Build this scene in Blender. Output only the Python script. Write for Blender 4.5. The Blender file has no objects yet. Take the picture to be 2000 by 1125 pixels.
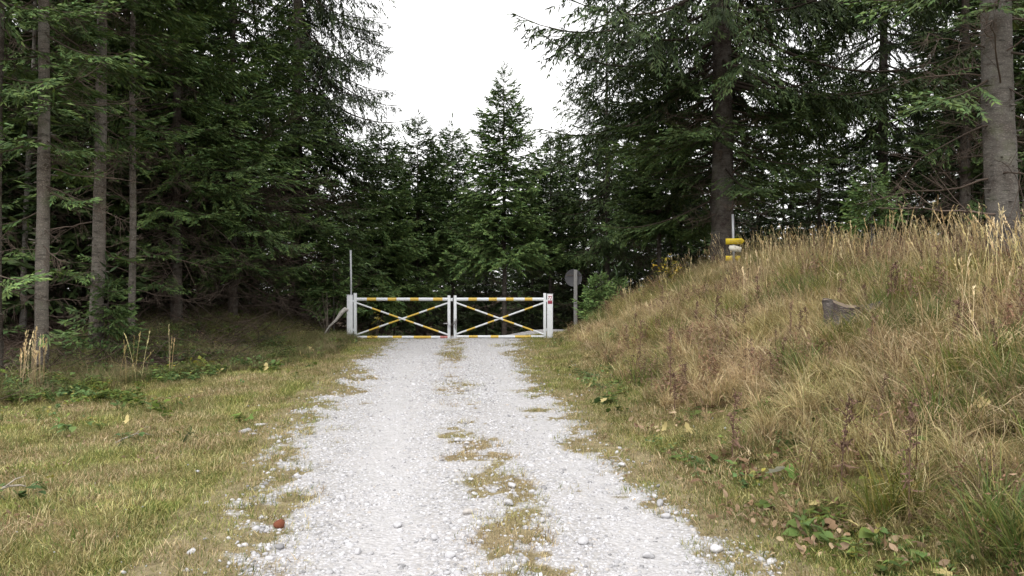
import bpy, math, random
import numpy as np
from mathutils import Vector, Matrix, Euler

# ------------------------------------------------------------------ camera, world, sun, exposure
S = bpy.context.scene
C = S.collection
R = math.radians

cam_d = bpy.data.cameras.new('camera')
cam = bpy.data.objects.new('camera', cam_d)
C.objects.link(cam)
cam.location = (0, 0, 1.65)
cam.rotation_euler = (R(90), 0, 0)
cam_d.sensor_width = 36
cam_d.lens = 28.26
cam_d.clip_start = 0.05
cam_d.clip_end = 4000
S.camera = cam

SUN_EL, SUN_AZ = R(52), R(200)          # high, veiled sun behind the camera
world = bpy.data.worlds.new('World')
S.world = world
world.use_nodes = True
wn, wl = world.node_tree.nodes, world.node_tree.links
wn.clear()
w_out = wn.new('ShaderNodeOutputWorld')
w_bg = wn.new('ShaderNodeBackground')
w_sky = wn.new('ShaderNodeTexSky')
w_sky.sky_type = 'NISHITA'
w_sky.sun_disc = False
w_sky.sun_elevation = SUN_EL
w_sky.sun_rotation = SUN_AZ
w_sky.air_density = 1.5
w_sky.dust_density = 4.0
w_hs = wn.new('ShaderNodeHueSaturation')
w_hs.inputs['Saturation'].default_value = 0.15
w_mix = wn.new('ShaderNodeMixRGB')
w_mix.inputs['Fac'].default_value = 0.8
w_mix.inputs['Color2'].default_value = (9.0, 8.95, 8.9, 1)     # closed white cloud cover
w_bg.inputs['Strength'].default_value = 0.13
wl.new(w_sky.outputs['Color'], w_hs.inputs['Color'])
wl.new(w_hs.outputs['Color'], w_mix.inputs['Color1'])
wl.new(w_mix.outputs['Color'], w_bg.inputs['Color'])
wl.new(w_bg.outputs['Background'], w_out.inputs['Surface'])

sun_d = bpy.data.lights.new('sun', 'SUN')
sun_d.energy = 1.3
sun_d.angle = R(35)
sun_d.color = (1.0, 0.97, 0.93)
sun = bpy.data.objects.new('sun', sun_d)
C.objects.link(sun)
sun.location = (0, 0, 30)
sdir = Vector((math.sin(SUN_AZ) * math.cos(SUN_EL), math.cos(SUN_AZ) * math.cos(SUN_EL), math.sin(SUN_EL)))
sun.rotation_euler = sdir.to_track_quat('Z', 'Y').to_euler()

S.view_settings.view_transform = 'Standard'
S.view_settings.look = 'None'
S.view_settings.gamma = 1
S.view_settings.use_curve_mapping = False
S.view_settings.exposure = 0.75
S.render.engine = 'CYCLES'
S.cycles.max_bounces = 6
S.cycles.diffuse_bounces = 2
S.cycles.transmission_bounces = 3

# ------------------------------------------------------------------ numpy helpers
def _hash(i, j, seed):
    n = (i.astype(np.int64) * 374761393 + j.astype(np.int64) * 668265263 + seed * 974634777) & 0x7fffffff
    n = ((n ^ (n >> 13)) * 1274126177) & 0x7fffffff
    return ((n ^ (n >> 16)) & 0xffff) / 65535.0

def vnoise(x, y, seed=0):
    x = np.asarray(x, float); y = np.asarray(y, float)
    i = np.floor(x); j = np.floor(y)
    u = x - i; v = y - j
    u = u * u * (3 - 2 * u); v = v * v * (3 - 2 * v)
    a = _hash(i, j, seed); b = _hash(i + 1, j, seed); c = _hash(i, j + 1, seed); d = _hash(i + 1, j + 1, seed)
    return (a * (1 - u) + b * u) * (1 - v) + (c * (1 - u) + d * u) * v

def fbm(x, y, seed=0, o=3):
    s = 0; a = 1; t = 0
    for k in range(o):
        s = s + a * vnoise(x * 2 ** k, y * 2 ** k, seed + 17 * k); t += a; a *= 0.5
    return s / t

def sstep(a, b, x):
    t = np.clip((np.asarray(x, float) - a) / (b - a), 0, 1)
    return t * t * (3 - 2 * t)

Y_ZR = ([-200, -10, 0, 5, 10.3, 16, 21, 21.8, 24, 27, 31, 45, 70, 150, 600], [-1.5, -.3, -.1, 0, .09, .2, .31, .31, .1, -.15, -.45, -1.3, -2.6, -4.5, -6])
Y_TOE = ([-50, 0, 3, 4.6, 5.85, 9.2, 16, 21, 23.5, 28, 40, 80], [3.6, 3.4, 2.75, 2.25, 1.9, 1.5, 1.1, 1.2, 1.85, 2.1, 3.2, 6])
Y_L = ([-10, 3, 4.62, 5.85, 7.44, 10.2, 13.1, 16.2, 20.4, 26, 40, 60], [-1.6, -1.6, -1.75, -1.92, -2.0, -2.55, -2.68, -2.9, -2.85, -2.7, -1.5, 1])
Y_R = ([-10, 3, 4.62, 5.85, 7.44, 10.2, 13.1, 16.2, 20.4, 22, 23.2, 26, 40, 60], [1.75, 1.6, 1.36, 1.02, .88, .52, .32, .12, .0, .3, 1.7, 1.8, 2.2, 4.5])
Y_C = ([3, 4.8, 5.85, 7.9, 11.6, 18.5, 30], [.1, .02, -.02, -.36, -.85, -1.38, -1.1])
xl = lambda y: np.interp(y, *Y_L)
xr = lambda y: np.interp(y, *Y_R)
xc = lambda y: np.interp(y, *Y_C)
toe = lambda y: np.interp(y, *Y_TOE)

def edge_d(x, y):                       # > 0 on the road
    return np.minimum(x - xl(y), xr(y) - x)

def hgt(x, y):
    x = np.asarray(x, float); y = np.asarray(y, float)
    z = np.interp(y, *Y_ZR)
    d = x - toe(y)
    b = 0.235 * (d + np.sqrt(d * d + .1)) * (0.75 + 0.25 * sstep(2, 9, y))
    k = 3.0; cap = np.interp(y, [5, 10, 15, 21, 30], [1.6, 1.7, 1.8, 2.1, 2.1])
    b = -np.log(np.exp(-k * np.minimum(b, 12)) + np.exp(-k * cap)) / k + 0.03 * np.clip(d - 4, 0, 30)
    z = z + b * (1 - .5 * sstep(60, 140, y))
    z = z + .27 * sstep(-1.6, 1.2, x) * sstep(21.6, 24, y) * (1 - sstep(27, 34, y))
    e = -x - 4.6 - .9 * (1 - sstep(12, 20, y))
    z = z + sstep(0, 2.4, e) * (.08 + .5 * sstep(12, 21, y)) + .05 * np.clip(e - 2, 0, 25)
    off = sstep(0.1, 1.0, -edge_d(x, y))
    z = z + off * ((fbm(x * .7, y * .7, 3) - .5) * .16 + (fbm(x * 2.3, y * 2.3, 9) - .5) * .07 * sstep(.2, 1.5, np.abs(x) - 1))
    z = z - (1 - off) * .02 * np.cos((x - xc(y)) * 3.0) * (-1)    # crowned middle between the wheel tracks
    return z

def h1(x, y):
    return float(hgt(np.array([x]), np.array([y]))[0])

def grav(x, y):                         # 0..1 gravel cover
    e = edge_d(x, y)
    n = fbm(x * 1.7, y * 1.1, 21, 4) - .5
    n2 = fbm(x * 6, y * 5, 33, 2) - .5
    e = e - .16 * sstep(8, 10, y) * (1 - sstep(14, 17, y)) * (x < xc(y))
    n3 = fbm(x * 14, y * 11, 35, 2) - .5
    g = sstep(-.25, .30, e + n * 1.0 + n2 * .7 + n3 * .45 - .04)
    st = np.interp(y, [3, 5, 7.5, 8.8, 10.5, 15, 17, 23, 26], [1, 1, 1, .88, .74, .7, .95, .95, .2])
    dc = np.abs(x - xc(y))
    m = st * (1 - sstep(.1, .55, dc)) + (fbm(x * 2.6, y * 1.7, 41, 4) - .5) * 1.5 + n2 * .5
    m = m + (fbm(x * 11, y * 8, 43, 2) - .5) * 1.1
    g = g * (1 - .9 * sstep(.58, 1.12, m) * (dc < 1.0))
    return g

class MB:
    """collects triangles with one colour per vertex"""
    def __init__(s):
        s.v = []; s.t = []; s.c = []; s.n = 0; s.m = []
    def add(s, v, t, c, m=0):
        v = np.asarray(v, float).reshape(-1, 3); t = np.asarray(t, np.int64).reshape(-1, 3)
        c = np.asarray(c, float)
        if c.ndim == 1: c = np.broadcast_to(c[None, :3], (len(v), 3))
        s.v.append(v); s.t.append(t + s.n); s.c.append(c); s.m.append(np.full(len(t), m)); s.n += len(v)
    def arr(s):
        if not s.v: return np.zeros((0, 3)), np.zeros((0, 3), np.int64), np.zeros((0, 3)), np.zeros(0, int)
        return np.concatenate(s.v), np.concatenate(s.t), np.concatenate(s.c), np.concatenate(s.m)
    def add_mb(s, o, M=None, off=None, tint=1.0):
        v, t, c, m = o if isinstance(o, tuple) else o.arr()
        if M is not None: v = v @ M.T
        if off is not None: v = v + off
        s.v.append(v); s.t.append(t + s.n); s.c.append(c * tint); s.m.append(m); s.n += len(v)
    def mesh(s, name, mats, smooth=False):
        v, t, c, m = s.arr()
        me = bpy.data.meshes.new(name)
        me.vertices.add(len(v)); me.vertices.foreach_set('co', v.astype(np.float32).ravel())
        me.loops.add(len(t) * 3); me.loops.foreach_set('vertex_index', t.astype(np.int32).ravel())
        me.polygons.add(len(t))
        me.polygons.foreach_set('loop_start', np.arange(0, len(t) * 3, 3, dtype=np.int32))
        me.polygons.foreach_set('material_index', m.astype(np.int32))
        if smooth: me.polygons.foreach_set('use_smooth', np.ones(len(t), bool))
        at = me.attributes.new('Col', 'FLOAT_COLOR', 'POINT')
        at.data.foreach_set('color', np.concatenate([c, np.ones((len(c), 1))], 1).astype(np.float32).ravel())
        me.update(calc_edges=True)
        for mm in (mats if isinstance(mats, (list, tuple)) else [mats]): me.materials.append(mm)
        return me

def link(name, me, parent=None):
    o = bpy.data.objects.new(name, me)
    C.objects.link(o)
    if parent: o.parent = parent
    return o

def tag(o, label=None, cat=None, group=None, kind=None):
    if label: o['label'] = label
    if cat: o['category'] = cat
    if group: o['group'] = group
    if kind: o['kind'] = kind
    return o

def empty(name, loc, rz=0, sc=1):
    o = bpy.data.objects.new(name, None)
    o.empty_display_size = .2
    C.objects.link(o)
    o.location = loc; o.rotation_euler = (0, 0, rz); o.scale = (sc, sc, sc)
    return o

def tube(pts, rad, ns=6, cap=False):
    pts = np.asarray(pts, float); n = len(pts)
    rad = np.broadcast_to(np.asarray(rad, float), (n,)) if np.ndim(rad) < 2 else rad
    tan = np.gradient(pts, axis=0); tan /= np.linalg.norm(tan, axis=1)[:, None] + 1e-9
    ref = np.array([0, 0, 1.]) if abs(tan[:, 2]).mean() < .8 else np.array([1., 0, 0])
    a = np.cross(tan, ref); a /= np.linalg.norm(a, axis=1)[:, None] + 1e-9
    b = np.cross(tan, a)
    th = np.linspace(0, 2 * np.pi, ns, endpoint=False)
    ring = np.cos(th)[None, :, None] * a[:, None] + np.sin(th)[None, :, None] * b[:, None]
    r = rad[:, None, None] if rad.ndim == 1 else rad[:, :, None]
    v = (pts[:, None] + ring * r).reshape(-1, 3)
    i = np.arange(n - 1)[:, None] * ns; k = np.arange(ns)[None]
    p0 = i + k; p1 = i + (k + 1) % ns; p2 = p0 + ns; p3 = p1 + ns
    t = np.concatenate([np.stack([p0, p1, p3], -1).reshape(-1, 3), np.stack([p0, p3, p2], -1).reshape(-1, 3)])
    if cap:
        v = np.concatenate([v, pts[:1], pts[-1:]]); m = n * ns
        kk = np.arange(ns); k1 = (kk + 1) % ns
        t = np.concatenate([t, np.stack([np.full(ns, m), k1, kk], -1), np.stack([np.full(ns, m + 1), (n - 1) * ns + kk, (n - 1) * ns + k1], -1)])
    return v, t

def box(x0, x1, y0, y1, z0, z1):
    v = np.array([[x, y, z] for z in (z0, z1) for y in (y0, y1) for x in (x0, x1)], float)
    q = [(0, 2, 3, 1), (4, 5, 7, 6), (0, 1, 5, 4), (2, 6, 7, 3), (0, 4, 6, 2), (1, 3, 7, 5)]
    t = [(a, b, c) for a, b, c, d in q] + [(a, c, d) for a, b, c, d in q]
    return v, np.array(t)

def bevel(o, w=.004, seg=2):
    m = o.modifiers.new('bevel', 'BEVEL'); m.width = w; m.segments = seg; m.limit_method = 'ANGLE'; m.angle_limit = R(40)
    return o

# ------------------------------------------------------------------ materials
def new_mat(name):
    m = bpy.data.materials.new(name); m.use_nodes = True
    nt = m.node_tree; nt.nodes.clear()
    out = nt.nodes.new('ShaderNodeOutputMaterial')
    p = nt.nodes.new('ShaderNodeBsdfPrincipled')
    nt.links.new(p.outputs['BSDF'], out.inputs['Surface'])
    return m, nt, p, out

def N(nt, t, **kw):
    n = nt.nodes.new(t)
    for k, v in kw.items():
        if k in n.inputs.keys() if hasattr(n.inputs, 'keys') else False: n.inputs[k].default_value = v
        else: setattr(n, k, v)
    return n

def noise(nt, scale, detail=4, rough=.6, vec=None):
    n = nt.nodes.new('ShaderNodeTexNoise')
    n.inputs['Scale'].default_value = scale; n.inputs['Detail'].default_value = detail; n.inputs['Roughness'].default_value = rough
    if vec: nt.links.new(vec, n.inputs['Vector'])
    return n

def ramp(nt, src, stops):
    r = nt.nodes.new('ShaderNodeValToRGB')
    while len(r.color_ramp.elements) < len(stops): r.color_ramp.elements.new(.5)
    for e, (p, c) in zip(r.color_ramp.elements, stops):
        e.position = p; e.color = (c[0], c[1], c[2], 1) if hasattr(c, '__len__') else (c, c, c, 1)
    nt.links.new(src, r.inputs['Fac'])
    return r

def mix(nt, fac, a, b, mode='MIX'):
    m = nt.nodes.new('ShaderNodeMixRGB'); m.blend_type = mode
    for s, k in ((fac, 'Fac'), (a, 'Color1'), (b, 'Color2')):
        if hasattr(s, 'is_linked'): nt.links.new(s, m.inputs[k])
        elif k == 'Fac': m.inputs[k].default_value = s
        else: m.inputs[k].default_value = (*s, 1)
    return m.outputs['Color']

def bump(nt, p, h, strength, dist=.02):
    b = nt.nodes.new('ShaderNodeBump'); b.inputs['Strength'].default_value = strength; b.inputs['Distance'].default_value = dist
    nt.links.new(h, b.inputs['Height']); nt.links.new(b.outputs['Normal'], p.inputs['Normal'])

def attr(nt, name='Col'):
    a = nt.nodes.new('ShaderNodeAttribute'); a.attribute_name = name
    return a

def plant_mat(name, trans=.25, rough=.65, patch=None, spread=.35, pscale=.7):
    """leaf or blade: vertex colour x per-instance variation, with patches over the ground"""
    m, nt, p, out = new_mat(name)
    col = attr(nt).outputs['Color']
    oi = nt.nodes.new('ShaderNodeObjectInfo')
    mr = nt.nodes.new('ShaderNodeMapRange'); mr.inputs['To Min'].default_value = 1 - spread; mr.inputs['To Max'].default_value = 1 + spread
    nt.links.new(oi.outputs['Random'], mr.inputs['Value'])
    mm = nt.nodes.new('ShaderNodeVectorMath'); mm.operation = 'SCALE'
    nt.links.new(col, mm.inputs[0]); nt.links.new(mr.outputs['Result'], mm.inputs['Scale'])
    c = mm.outputs['Vector']
    if patch:
        g = nt.nodes.new('ShaderNodeNewGeometry')
        n = noise(nt, pscale, 3, .6, g.outputs['Position'])
        f = ramp(nt, n.outputs['Fac'], [(.42, 0), (.62, 1)])
        c = mix(nt, f.outputs['Color'], c, mix(nt, 1.0, c, patch, 'MULTIPLY'))
    nt.links.new(c, p.inputs['Base Color'])
    p.inputs['Roughness'].default_value = rough
    p.inputs['Specular IOR Level'].default_value = .25
    if trans:
        tr = nt.nodes.new('ShaderNodeBsdfTranslucent'); nt.links.new(c, tr.inputs['Color'])
        ms = nt.nodes.new('ShaderNodeMixShader'); ms.inputs['Fac'].default_value = trans
        nt.links.new(p.outputs['BSDF'], ms.inputs[1]); nt.links.new(tr.outputs['BSDF'], ms.inputs[2])
        nt.links.new(ms.outputs['Shader'], out.inputs['Surface'])
    return m

def bark_mat(name, dark, light, moss=0):
    m, nt, p, out = new_mat(name)
    tc = nt.nodes.new('ShaderNodeTexCoord')
    mp = nt.nodes.new('ShaderNodeMapping'); mp.inputs['Scale'].default_value = (1, 1, 1.5)
    nt.links.new(tc.outputs['Object'], mp.inputs['Vector'])
    v = nt.nodes.new('ShaderNodeTexVoronoi'); v.inputs['Scale'].default_value = 26; v.feature = 'DISTANCE_TO_EDGE'
    w = noise(nt, 9, 5, .65, mp.outputs['Vector'])
    add = nt.nodes.new('ShaderNodeVectorMath'); add.operation = 'MULTIPLY_ADD'
    nt.links.new(w.outputs['Color'], add.inputs[0]); add.inputs[1].default_value = (.12, .12, .12); nt.links.new(mp.outputs['Vector'], add.inputs[2])
    nt.links.new(add.outputs['Vector'], v.inputs['Vector'])
    n2 = noise(nt, 2.2, 5, .7, tc.outputs['Object'])
    c = ramp(nt, v.outputs['Distance'], [(0, [k * .7 for k in dark]), (.12, dark), (.5, light)]).outputs['Color']
    f = ramp(nt, n2.outputs['Fac'], [(.38, 0), (.68, 1)])
    c = mix(nt, f.outputs['Color'], c, mix(nt, .5, c, (.21, .205, .185)))
    mp2 = nt.nodes.new('ShaderNodeMapping'); mp2.inputs['Scale'].default_value = (3.5, 3.5, 14)
    nt.links.new(tc.outputs['Object'], mp2.inputs['Vector'])
    n4 = noise(nt, 1.6, 4, .65, mp2.outputs['Vector'])
    c = mix(nt, 1.0, c, ramp(nt, n4.outputs['Fac'], [(.33, .5), (.45, .95), (.62, 1.1), (.72, 1.45)]).outputs['Color'], 'MULTIPLY')
    if moss:
        n3 = noise(nt, 3.1, 4, .6, tc.outputs['Object'])
        f = ramp(nt, n3.outputs['Fac'], [(.55, 0), (.7, moss)])
        c = mix(nt, f.outputs['Color'], c, (.10, .13, .05))
    nt.links.new(c, p.inputs['Base Color'])
    p.inputs['Roughness'].default_value = .9; p.inputs['Specular IOR Level'].default_value = .15
    bump(nt, p, v.outputs['Distance'], .6, .02)
    return m

def col_mat(name, rough=.8):
    m, nt, p, out = new_mat(name)
    c = attr(nt).outputs['Color']
    n = noise(nt, 14, 4)
    c = mix(nt, 1.0, c, ramp(nt, n.outputs['Fac'], [(.3, .7), (.7, 1.25)]).outputs['Color'], 'MULTIPLY')
    nt.links.new(c, p.inputs['Base Color']); p.inputs['Roughness'].default_value = rough
    p.inputs['Specular IOR Level'].default_value = .2
    return m

def paint_mat(name, color, rust=.3, rough=.5):
    m, nt, p, out = new_mat(name)
    tc = nt.nodes.new('ShaderNodeTexCoord')
    n = noise(nt, 7, 6, .7, tc.outputs['Object'])
    n2 = noise(nt, 38, 4, .7, tc.outputs['Object'])
    c = mix(nt, ramp(nt, n.outputs['Fac'], [(.35, 0), (.75, .5)]).outputs['Color'], color, [k * .72 for k in color])
    s = mix(nt, .35, n.outputs['Fac'], n2.outputs['Fac'])
    f = ramp(nt, s, [(.66 - .12 * rust, 0), (.70 - .12 * rust, .9)])
    c = mix(nt, f.outputs['Color'], c, (.13, .065, .04))
    nt.links.new(c, p.inputs['Base Color']); p.inputs['Roughness'].default_value = rough
    p.inputs['Specular IOR Level'].default_value = .35
    bump(nt, p, n2.outputs['Fac'], .15, .003)
    return m

def metal_mat(name, color, rough=.45, met=.6):
    m, nt, p, out = new_mat(name)
    n = noise(nt, 18, 5, .7)
    nt.links.new(mix(nt, n.outputs['Fac'], [k * .75 for k in color], [k * 1.2 for k in color]), p.inputs['Base Color'])
    p.inputs['Roughness'].default_value = rough; p.inputs['Metallic'].default_value = met
    return m

M = {}
M['needle'] = plant_mat('spruce_needles', 0, .6, None, .12)
M['dead'] = col_mat('dead_twigs', .9)
M['bark_grey'] = bark_mat('bark_grey', (.135, .113, .095), (.27, .235, .20), .3)
M['bark_mid'] = bark_mat('bark_mid', (.085, .072, .064), (.17, .148, .132), .25)
M['bark_dark'] = bark_mat('bark_dark', (.05, .038, .032), (.10, .08, .07), .2)
M['bark_brown'] = bark_mat('bark_brown', (.062, .046, .037), (.12, .094, .078), .3)
M['bark_pale'] = bark_mat('bark_pale', (.16, .145, .13), (.29, .27, .25), .1)
M['grass_short'] = plant_mat('grass_short', .3, .6, (.84, 1.04, .62), .28, 1.1)
M['grass_tall'] = plant_mat('grass_tall', .3, .65, (.86, .95, .74), .28, .9)
M['grass_green'] = plant_mat('grass_green', .35, .5, (1.3, 1.0, .7), .25, .9)
M['herb'] = plant_mat('herb_leaves', .3, .5, (1.3, 1.1, .6), .3, 1.2)
M['leaf'] = plant_mat('dry_leaves', .15, .7, None, .1)
M['weed'] = col_mat('dry_weed', .9)
M['white'] = paint_mat('white_paint', (.62, .64, .66), .5)
M['yellow'] = paint_mat('yellow_paint', (.58, .40, .07), .45)
M['rustyred'] = paint_mat('flaked_red_paint', (.42, .16, .14), 1.2)
M['galv'] = metal_mat('galvanised', (.42, .43, .45), .5, .35)
M['dark_metal'] = metal_mat('rusty_chain', (.11, .09, .08), .6, .4)
M['sign_yellow'] = paint_mat('sign_yellow', (.64, .47, .03), .05, .45)
M['sign_white'] = paint_mat('sign_white', (.66, .62, .52), .1, .5)
M['ink'] = paint_mat('sign_ink', (.36, .24, .03), 0, .6)
M['red'] = paint_mat('sticker_red', (.26, .035, .06), 0, .5)
M['pink'] = paint_mat('sticker_white', (.70, .64, .66), 0, .5)
M['wood_grey'] = col_mat('weathered_wood', .85)

def stone_mat():
    m, nt, p, out = new_mat('limestone')
    oi = nt.nodes.new('ShaderNodeObjectInfo')
    tc = nt.nodes.new('ShaderNodeTexCoord')
    n = noise(nt, 3.5, 5, .65, tc.outputs['Object'])
    c = ramp(nt, oi.outputs['Random'], [(0, (.22, .217, .224)), (.1, (.35, .345, .355)), (.5, (.455, .45, .465)), (.9, (.59, .585, .605)), (1, (.42, .38, .34))]).outputs['Color']
    c = mix(nt, 1.0, c, ramp(nt, n.outputs['Fac'], [(.3, .75), (.7, 1.1)]).outputs['Color'], 'MULTIPLY')
    nt.links.new(c, p.inputs['Base Color']); p.inputs['Roughness'].default_value = .85; p.inputs['Specular IOR Level'].default_value = .3
    return m
M['stone'] = stone_mat()

def road_mat():
    m, nt, p, out = new_mat('gravel_surface')
    g = nt.nodes.new('ShaderNodeNewGeometry')
    pos = g.outputs['Position']
    v = nt.nodes.new('ShaderNodeTexVoronoi'); v.inputs['Scale'].default_value = 34; nt.links.new(pos, v.inputs['Vector'])
    v2 = nt.nodes.new('ShaderNodeTexVoronoi'); v2.inputs['Scale'].default_value = 75; nt.links.new(pos, v2.inputs['Vector'])
    n = noise(nt, 1.3, 5, .65, pos); n2 = noise(nt, 11, 5, .7, pos)
    sep = nt.nodes.new('ShaderNodeSeparateColor'); nt.links.new(v.outputs['Color'], sep.inputs['Color'])
    c = ramp(nt, sep.outputs['Red'], [(0, (.20, .195, .20)), (.25, (.375, .37, .385)), (.6, (.48, .475, .495)), (1, (.57, .565, .59))]).outputs['Color']
    c = mix(nt, ramp(nt, v.outputs['Distance'], [(.32, 0), (.6, .8)]).outputs['Color'], c, (.30, .285, .265))
    c = mix(nt, ramp(nt, n.outputs['Fac'], [(.4, 0), (.7, .6)]).outputs['Color'], c, (.46, .44, .44))
    soil = ramp(nt, n2.outputs['Fac'], [(.25, (.11, .085, .05)), (.5, (.22, .18, .105)), (.75, (.30, .255, .15))]).outputs['Color']
    a = attr(nt, 'Col'); s2 = nt.nodes.new('ShaderNodeSeparateColor'); nt.links.new(a.outputs['Color'], s2.inputs['Color'])
    ad = nt.nodes.new('ShaderNodeMath'); ad.operation = 'MULTIPLY_ADD'; nt.links.new(n2.outputs['Fac'], ad.inputs[0]); ad.inputs[1].default_value = .5; nt.links.new(s2.outputs['Red'], ad.inputs[2])
    tm = nt.nodes.new('ShaderNodeMath'); tm.operation = 'MULTIPLY'; tm.inputs[1].default_value = .7; nt.links.new(s2.outputs['Green'], tm.inputs[0])
    c = mix(nt, tm.outputs['Value'], c, ramp(nt, n2.outputs['Fac'], [(.3, (.38, .37, .375)), (.7, (.52, .51, .515))]).outputs['Color'])
    f = ramp(nt, ad.outputs['Value'], [(.5, 0), (.85, 1)])
    c = mix(nt, f.outputs['Color'], soil, c)
    nt.links.new(c, p.inputs['Base Color']); p.inputs['Roughness'].default_value = .92; p.inputs['Specular IOR Level'].default_value = .15
    inv = nt.nodes.new('ShaderNodeMath'); inv.operation = 'SUBTRACT'; inv.inputs[0].default_value = 1; nt.links.new(v.outputs['Distance'], inv.inputs[1])
    bump(nt, p, inv.outputs['Value'], .6, .02)
    return m
M['road'] = road_mat()

def ground_mat():
    m, nt, p, out = new_mat('forest_ground')
    g = nt.nodes.new('ShaderNodeNewGeometry'); pos = g.outputs['Position']
    n = noise(nt, 1.1, 5, .65, pos); n2 = noise(nt, 16, 5, .7, pos); n3 = noise(nt, .35, 3, .6, pos)
    grass = ramp(nt, n2.outputs['Fac'], [(.25, (.07, .07, .025)), (.5, (.17, .15, .06)), (.75, (.27, .22, .11))]).outputs['Color']
    grass = mix(nt, ramp(nt, n.outputs['Fac'], [(.4, 0), (.65, .6)]).outputs['Color'], grass, (.12, .13, .045))
    litter = ramp(nt, n2.outputs['Fac'], [(.25, (.03, .02, .013)), (.5, (.075, .05, .034)), (.78, (.15, .105, .07))]).outputs['Color']
    litter = mix(nt, ramp(nt, n.outputs['Fac'], [(.5, 0), (.7, .6)]).outputs['Color'], litter, (.05, .06, .025))
    a = attr(nt, 'Col'); s2 = nt.nodes.new('ShaderNodeSeparateColor'); nt.links.new(a.outputs['Color'], s2.inputs['Color'])
    c = mix(nt, s2.outputs['Red'], litter, grass)
    nt.links.new(c, p.inputs['Base Color']); p.inputs['Roughness'].default_value = .95; p.inputs['Specular IOR Level'].default_value = .1
    bump(nt, p, n2.outputs['Fac'], .7, .04)
    return m
M['ground'] = ground_mat()

# ------------------------------------------------------------------ terrain and road
def axis(lo, hi, step, far):
    a = np.arange(lo, hi + 1e-6, step)
    k = step * 1.5; left = []; x = lo
    while x > -far: x -= k; k *= 1.25; left.append(x)
    k = step * 1.5; right = []; x = hi
    while x < far: x += k; k *= 1.25; right.append(x)
    return np.array(left[::-1] + list(a) + right)

def grid_mesh(name, X, Y, Z, col, mat):
    ny, nx = X.shape
    b = MB()
    i = np.arange(ny - 1)[:, None] * nx + np.arange(nx - 1)[None]
    t = np.concatenate([np.stack([i, i + 1, i + nx + 1], -1).reshape(-1, 3), np.stack([i, i + nx + 1, i + nx], -1).reshape(-1, 3)])
    b.add(np.stack([X, Y, Z], -1).reshape(-1, 3), t, col.reshape(-1, 3))
    return b.mesh(name, mat, smooth=True)

def grass_zone(x, y):                   # 1 meadow, 0 forest litter
    e = -x - 5.2 - 2.2 * (1 - sstep(11.5, 16, y)) + (fbm(x * .8, y * .8, 5) - .5) * 1.4
    left = 1 - sstep(-.3, .8, e)
    back = 1 - sstep(22.5, 25, y)
    right = 1 - sstep(0, 3.0, x - toe(y) - 4.6 - .18 * np.clip(21 - y, 0, 10))
    return left * back * right

ax, ay = axis(-10, 11, .21, 900), axis(1.5, 30, .21, 900)
X, Y = np.meshgrid(ax, ay)
gz = grass_zone(X, Y)
ground = link('ground', grid_mesh('ground', X, Y, hgt(X, Y), np.stack([gz, gz, gz], -1), M['ground']))
tag(ground, kind='structure')

ry = np.concatenate([np.arange(0, 12, .06), np.arange(12, 24, .12), np.arange(24, 45, .4)])
rt = np.linspace(0, 1, 64)
lo_, hi_ = xl(ry) - .75, xr(ry) + .75
X = lo_[:, None] + (hi_ - lo_)[:, None] * rt[None]
Y = np.repeat(ry[:, None], len(rt), 1)
gg = grav(X, Y)
lift = .014 - .05 * sstep(.42, .5, np.abs(rt - .5))[None]
road = link('gravel_road', grid_mesh('gravel_road', X, Y, hgt(X, Y) + lift + gg * .006 + .008 * (fbm(X * 9, Y * 9, 77, 2) - .5), np.stack([gg, np.exp(-((np.abs(X - xc(Y)) - .85) / .32) ** 2), gg], -1), M['road']))
tag(road, kind='structure')

# ------------------------------------------------------------------ spruce trees
def kites(base, d, ln, w, rng, bendz=0):
    """one kite-shaped needle spray per row"""
    n = len(base)
    d = d / (np.linalg.norm(d, axis=1)[:, None] + 1e-9)
    up = np.tile([0, 0, 1.], (n, 1)); s = np.cross(d, up); s /= np.linalg.norm(s, axis=1)[:, None] + 1e-6
    u2 = np.cross(s, d)
    roll = rng.normal(0, .6, n)
    s = s * np.cos(roll)[:, None] + u2 * np.sin(roll)[:, None]
    mid = base + d * (ln * .42)[:, None]
    tip = base + d * ln[:, None]; tip[:, 2] += bendz
    v = np.stack([base, mid + s * (w / 2)[:, None], tip, mid - s * (w / 2)[:, None]], 1).reshape(-1, 3)
    k = np.arange(n)[:, None] * 4
    t = np.concatenate([k + [[0, 1, 2]], k + [[0, 2, 3]]])
    return v, t

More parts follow.
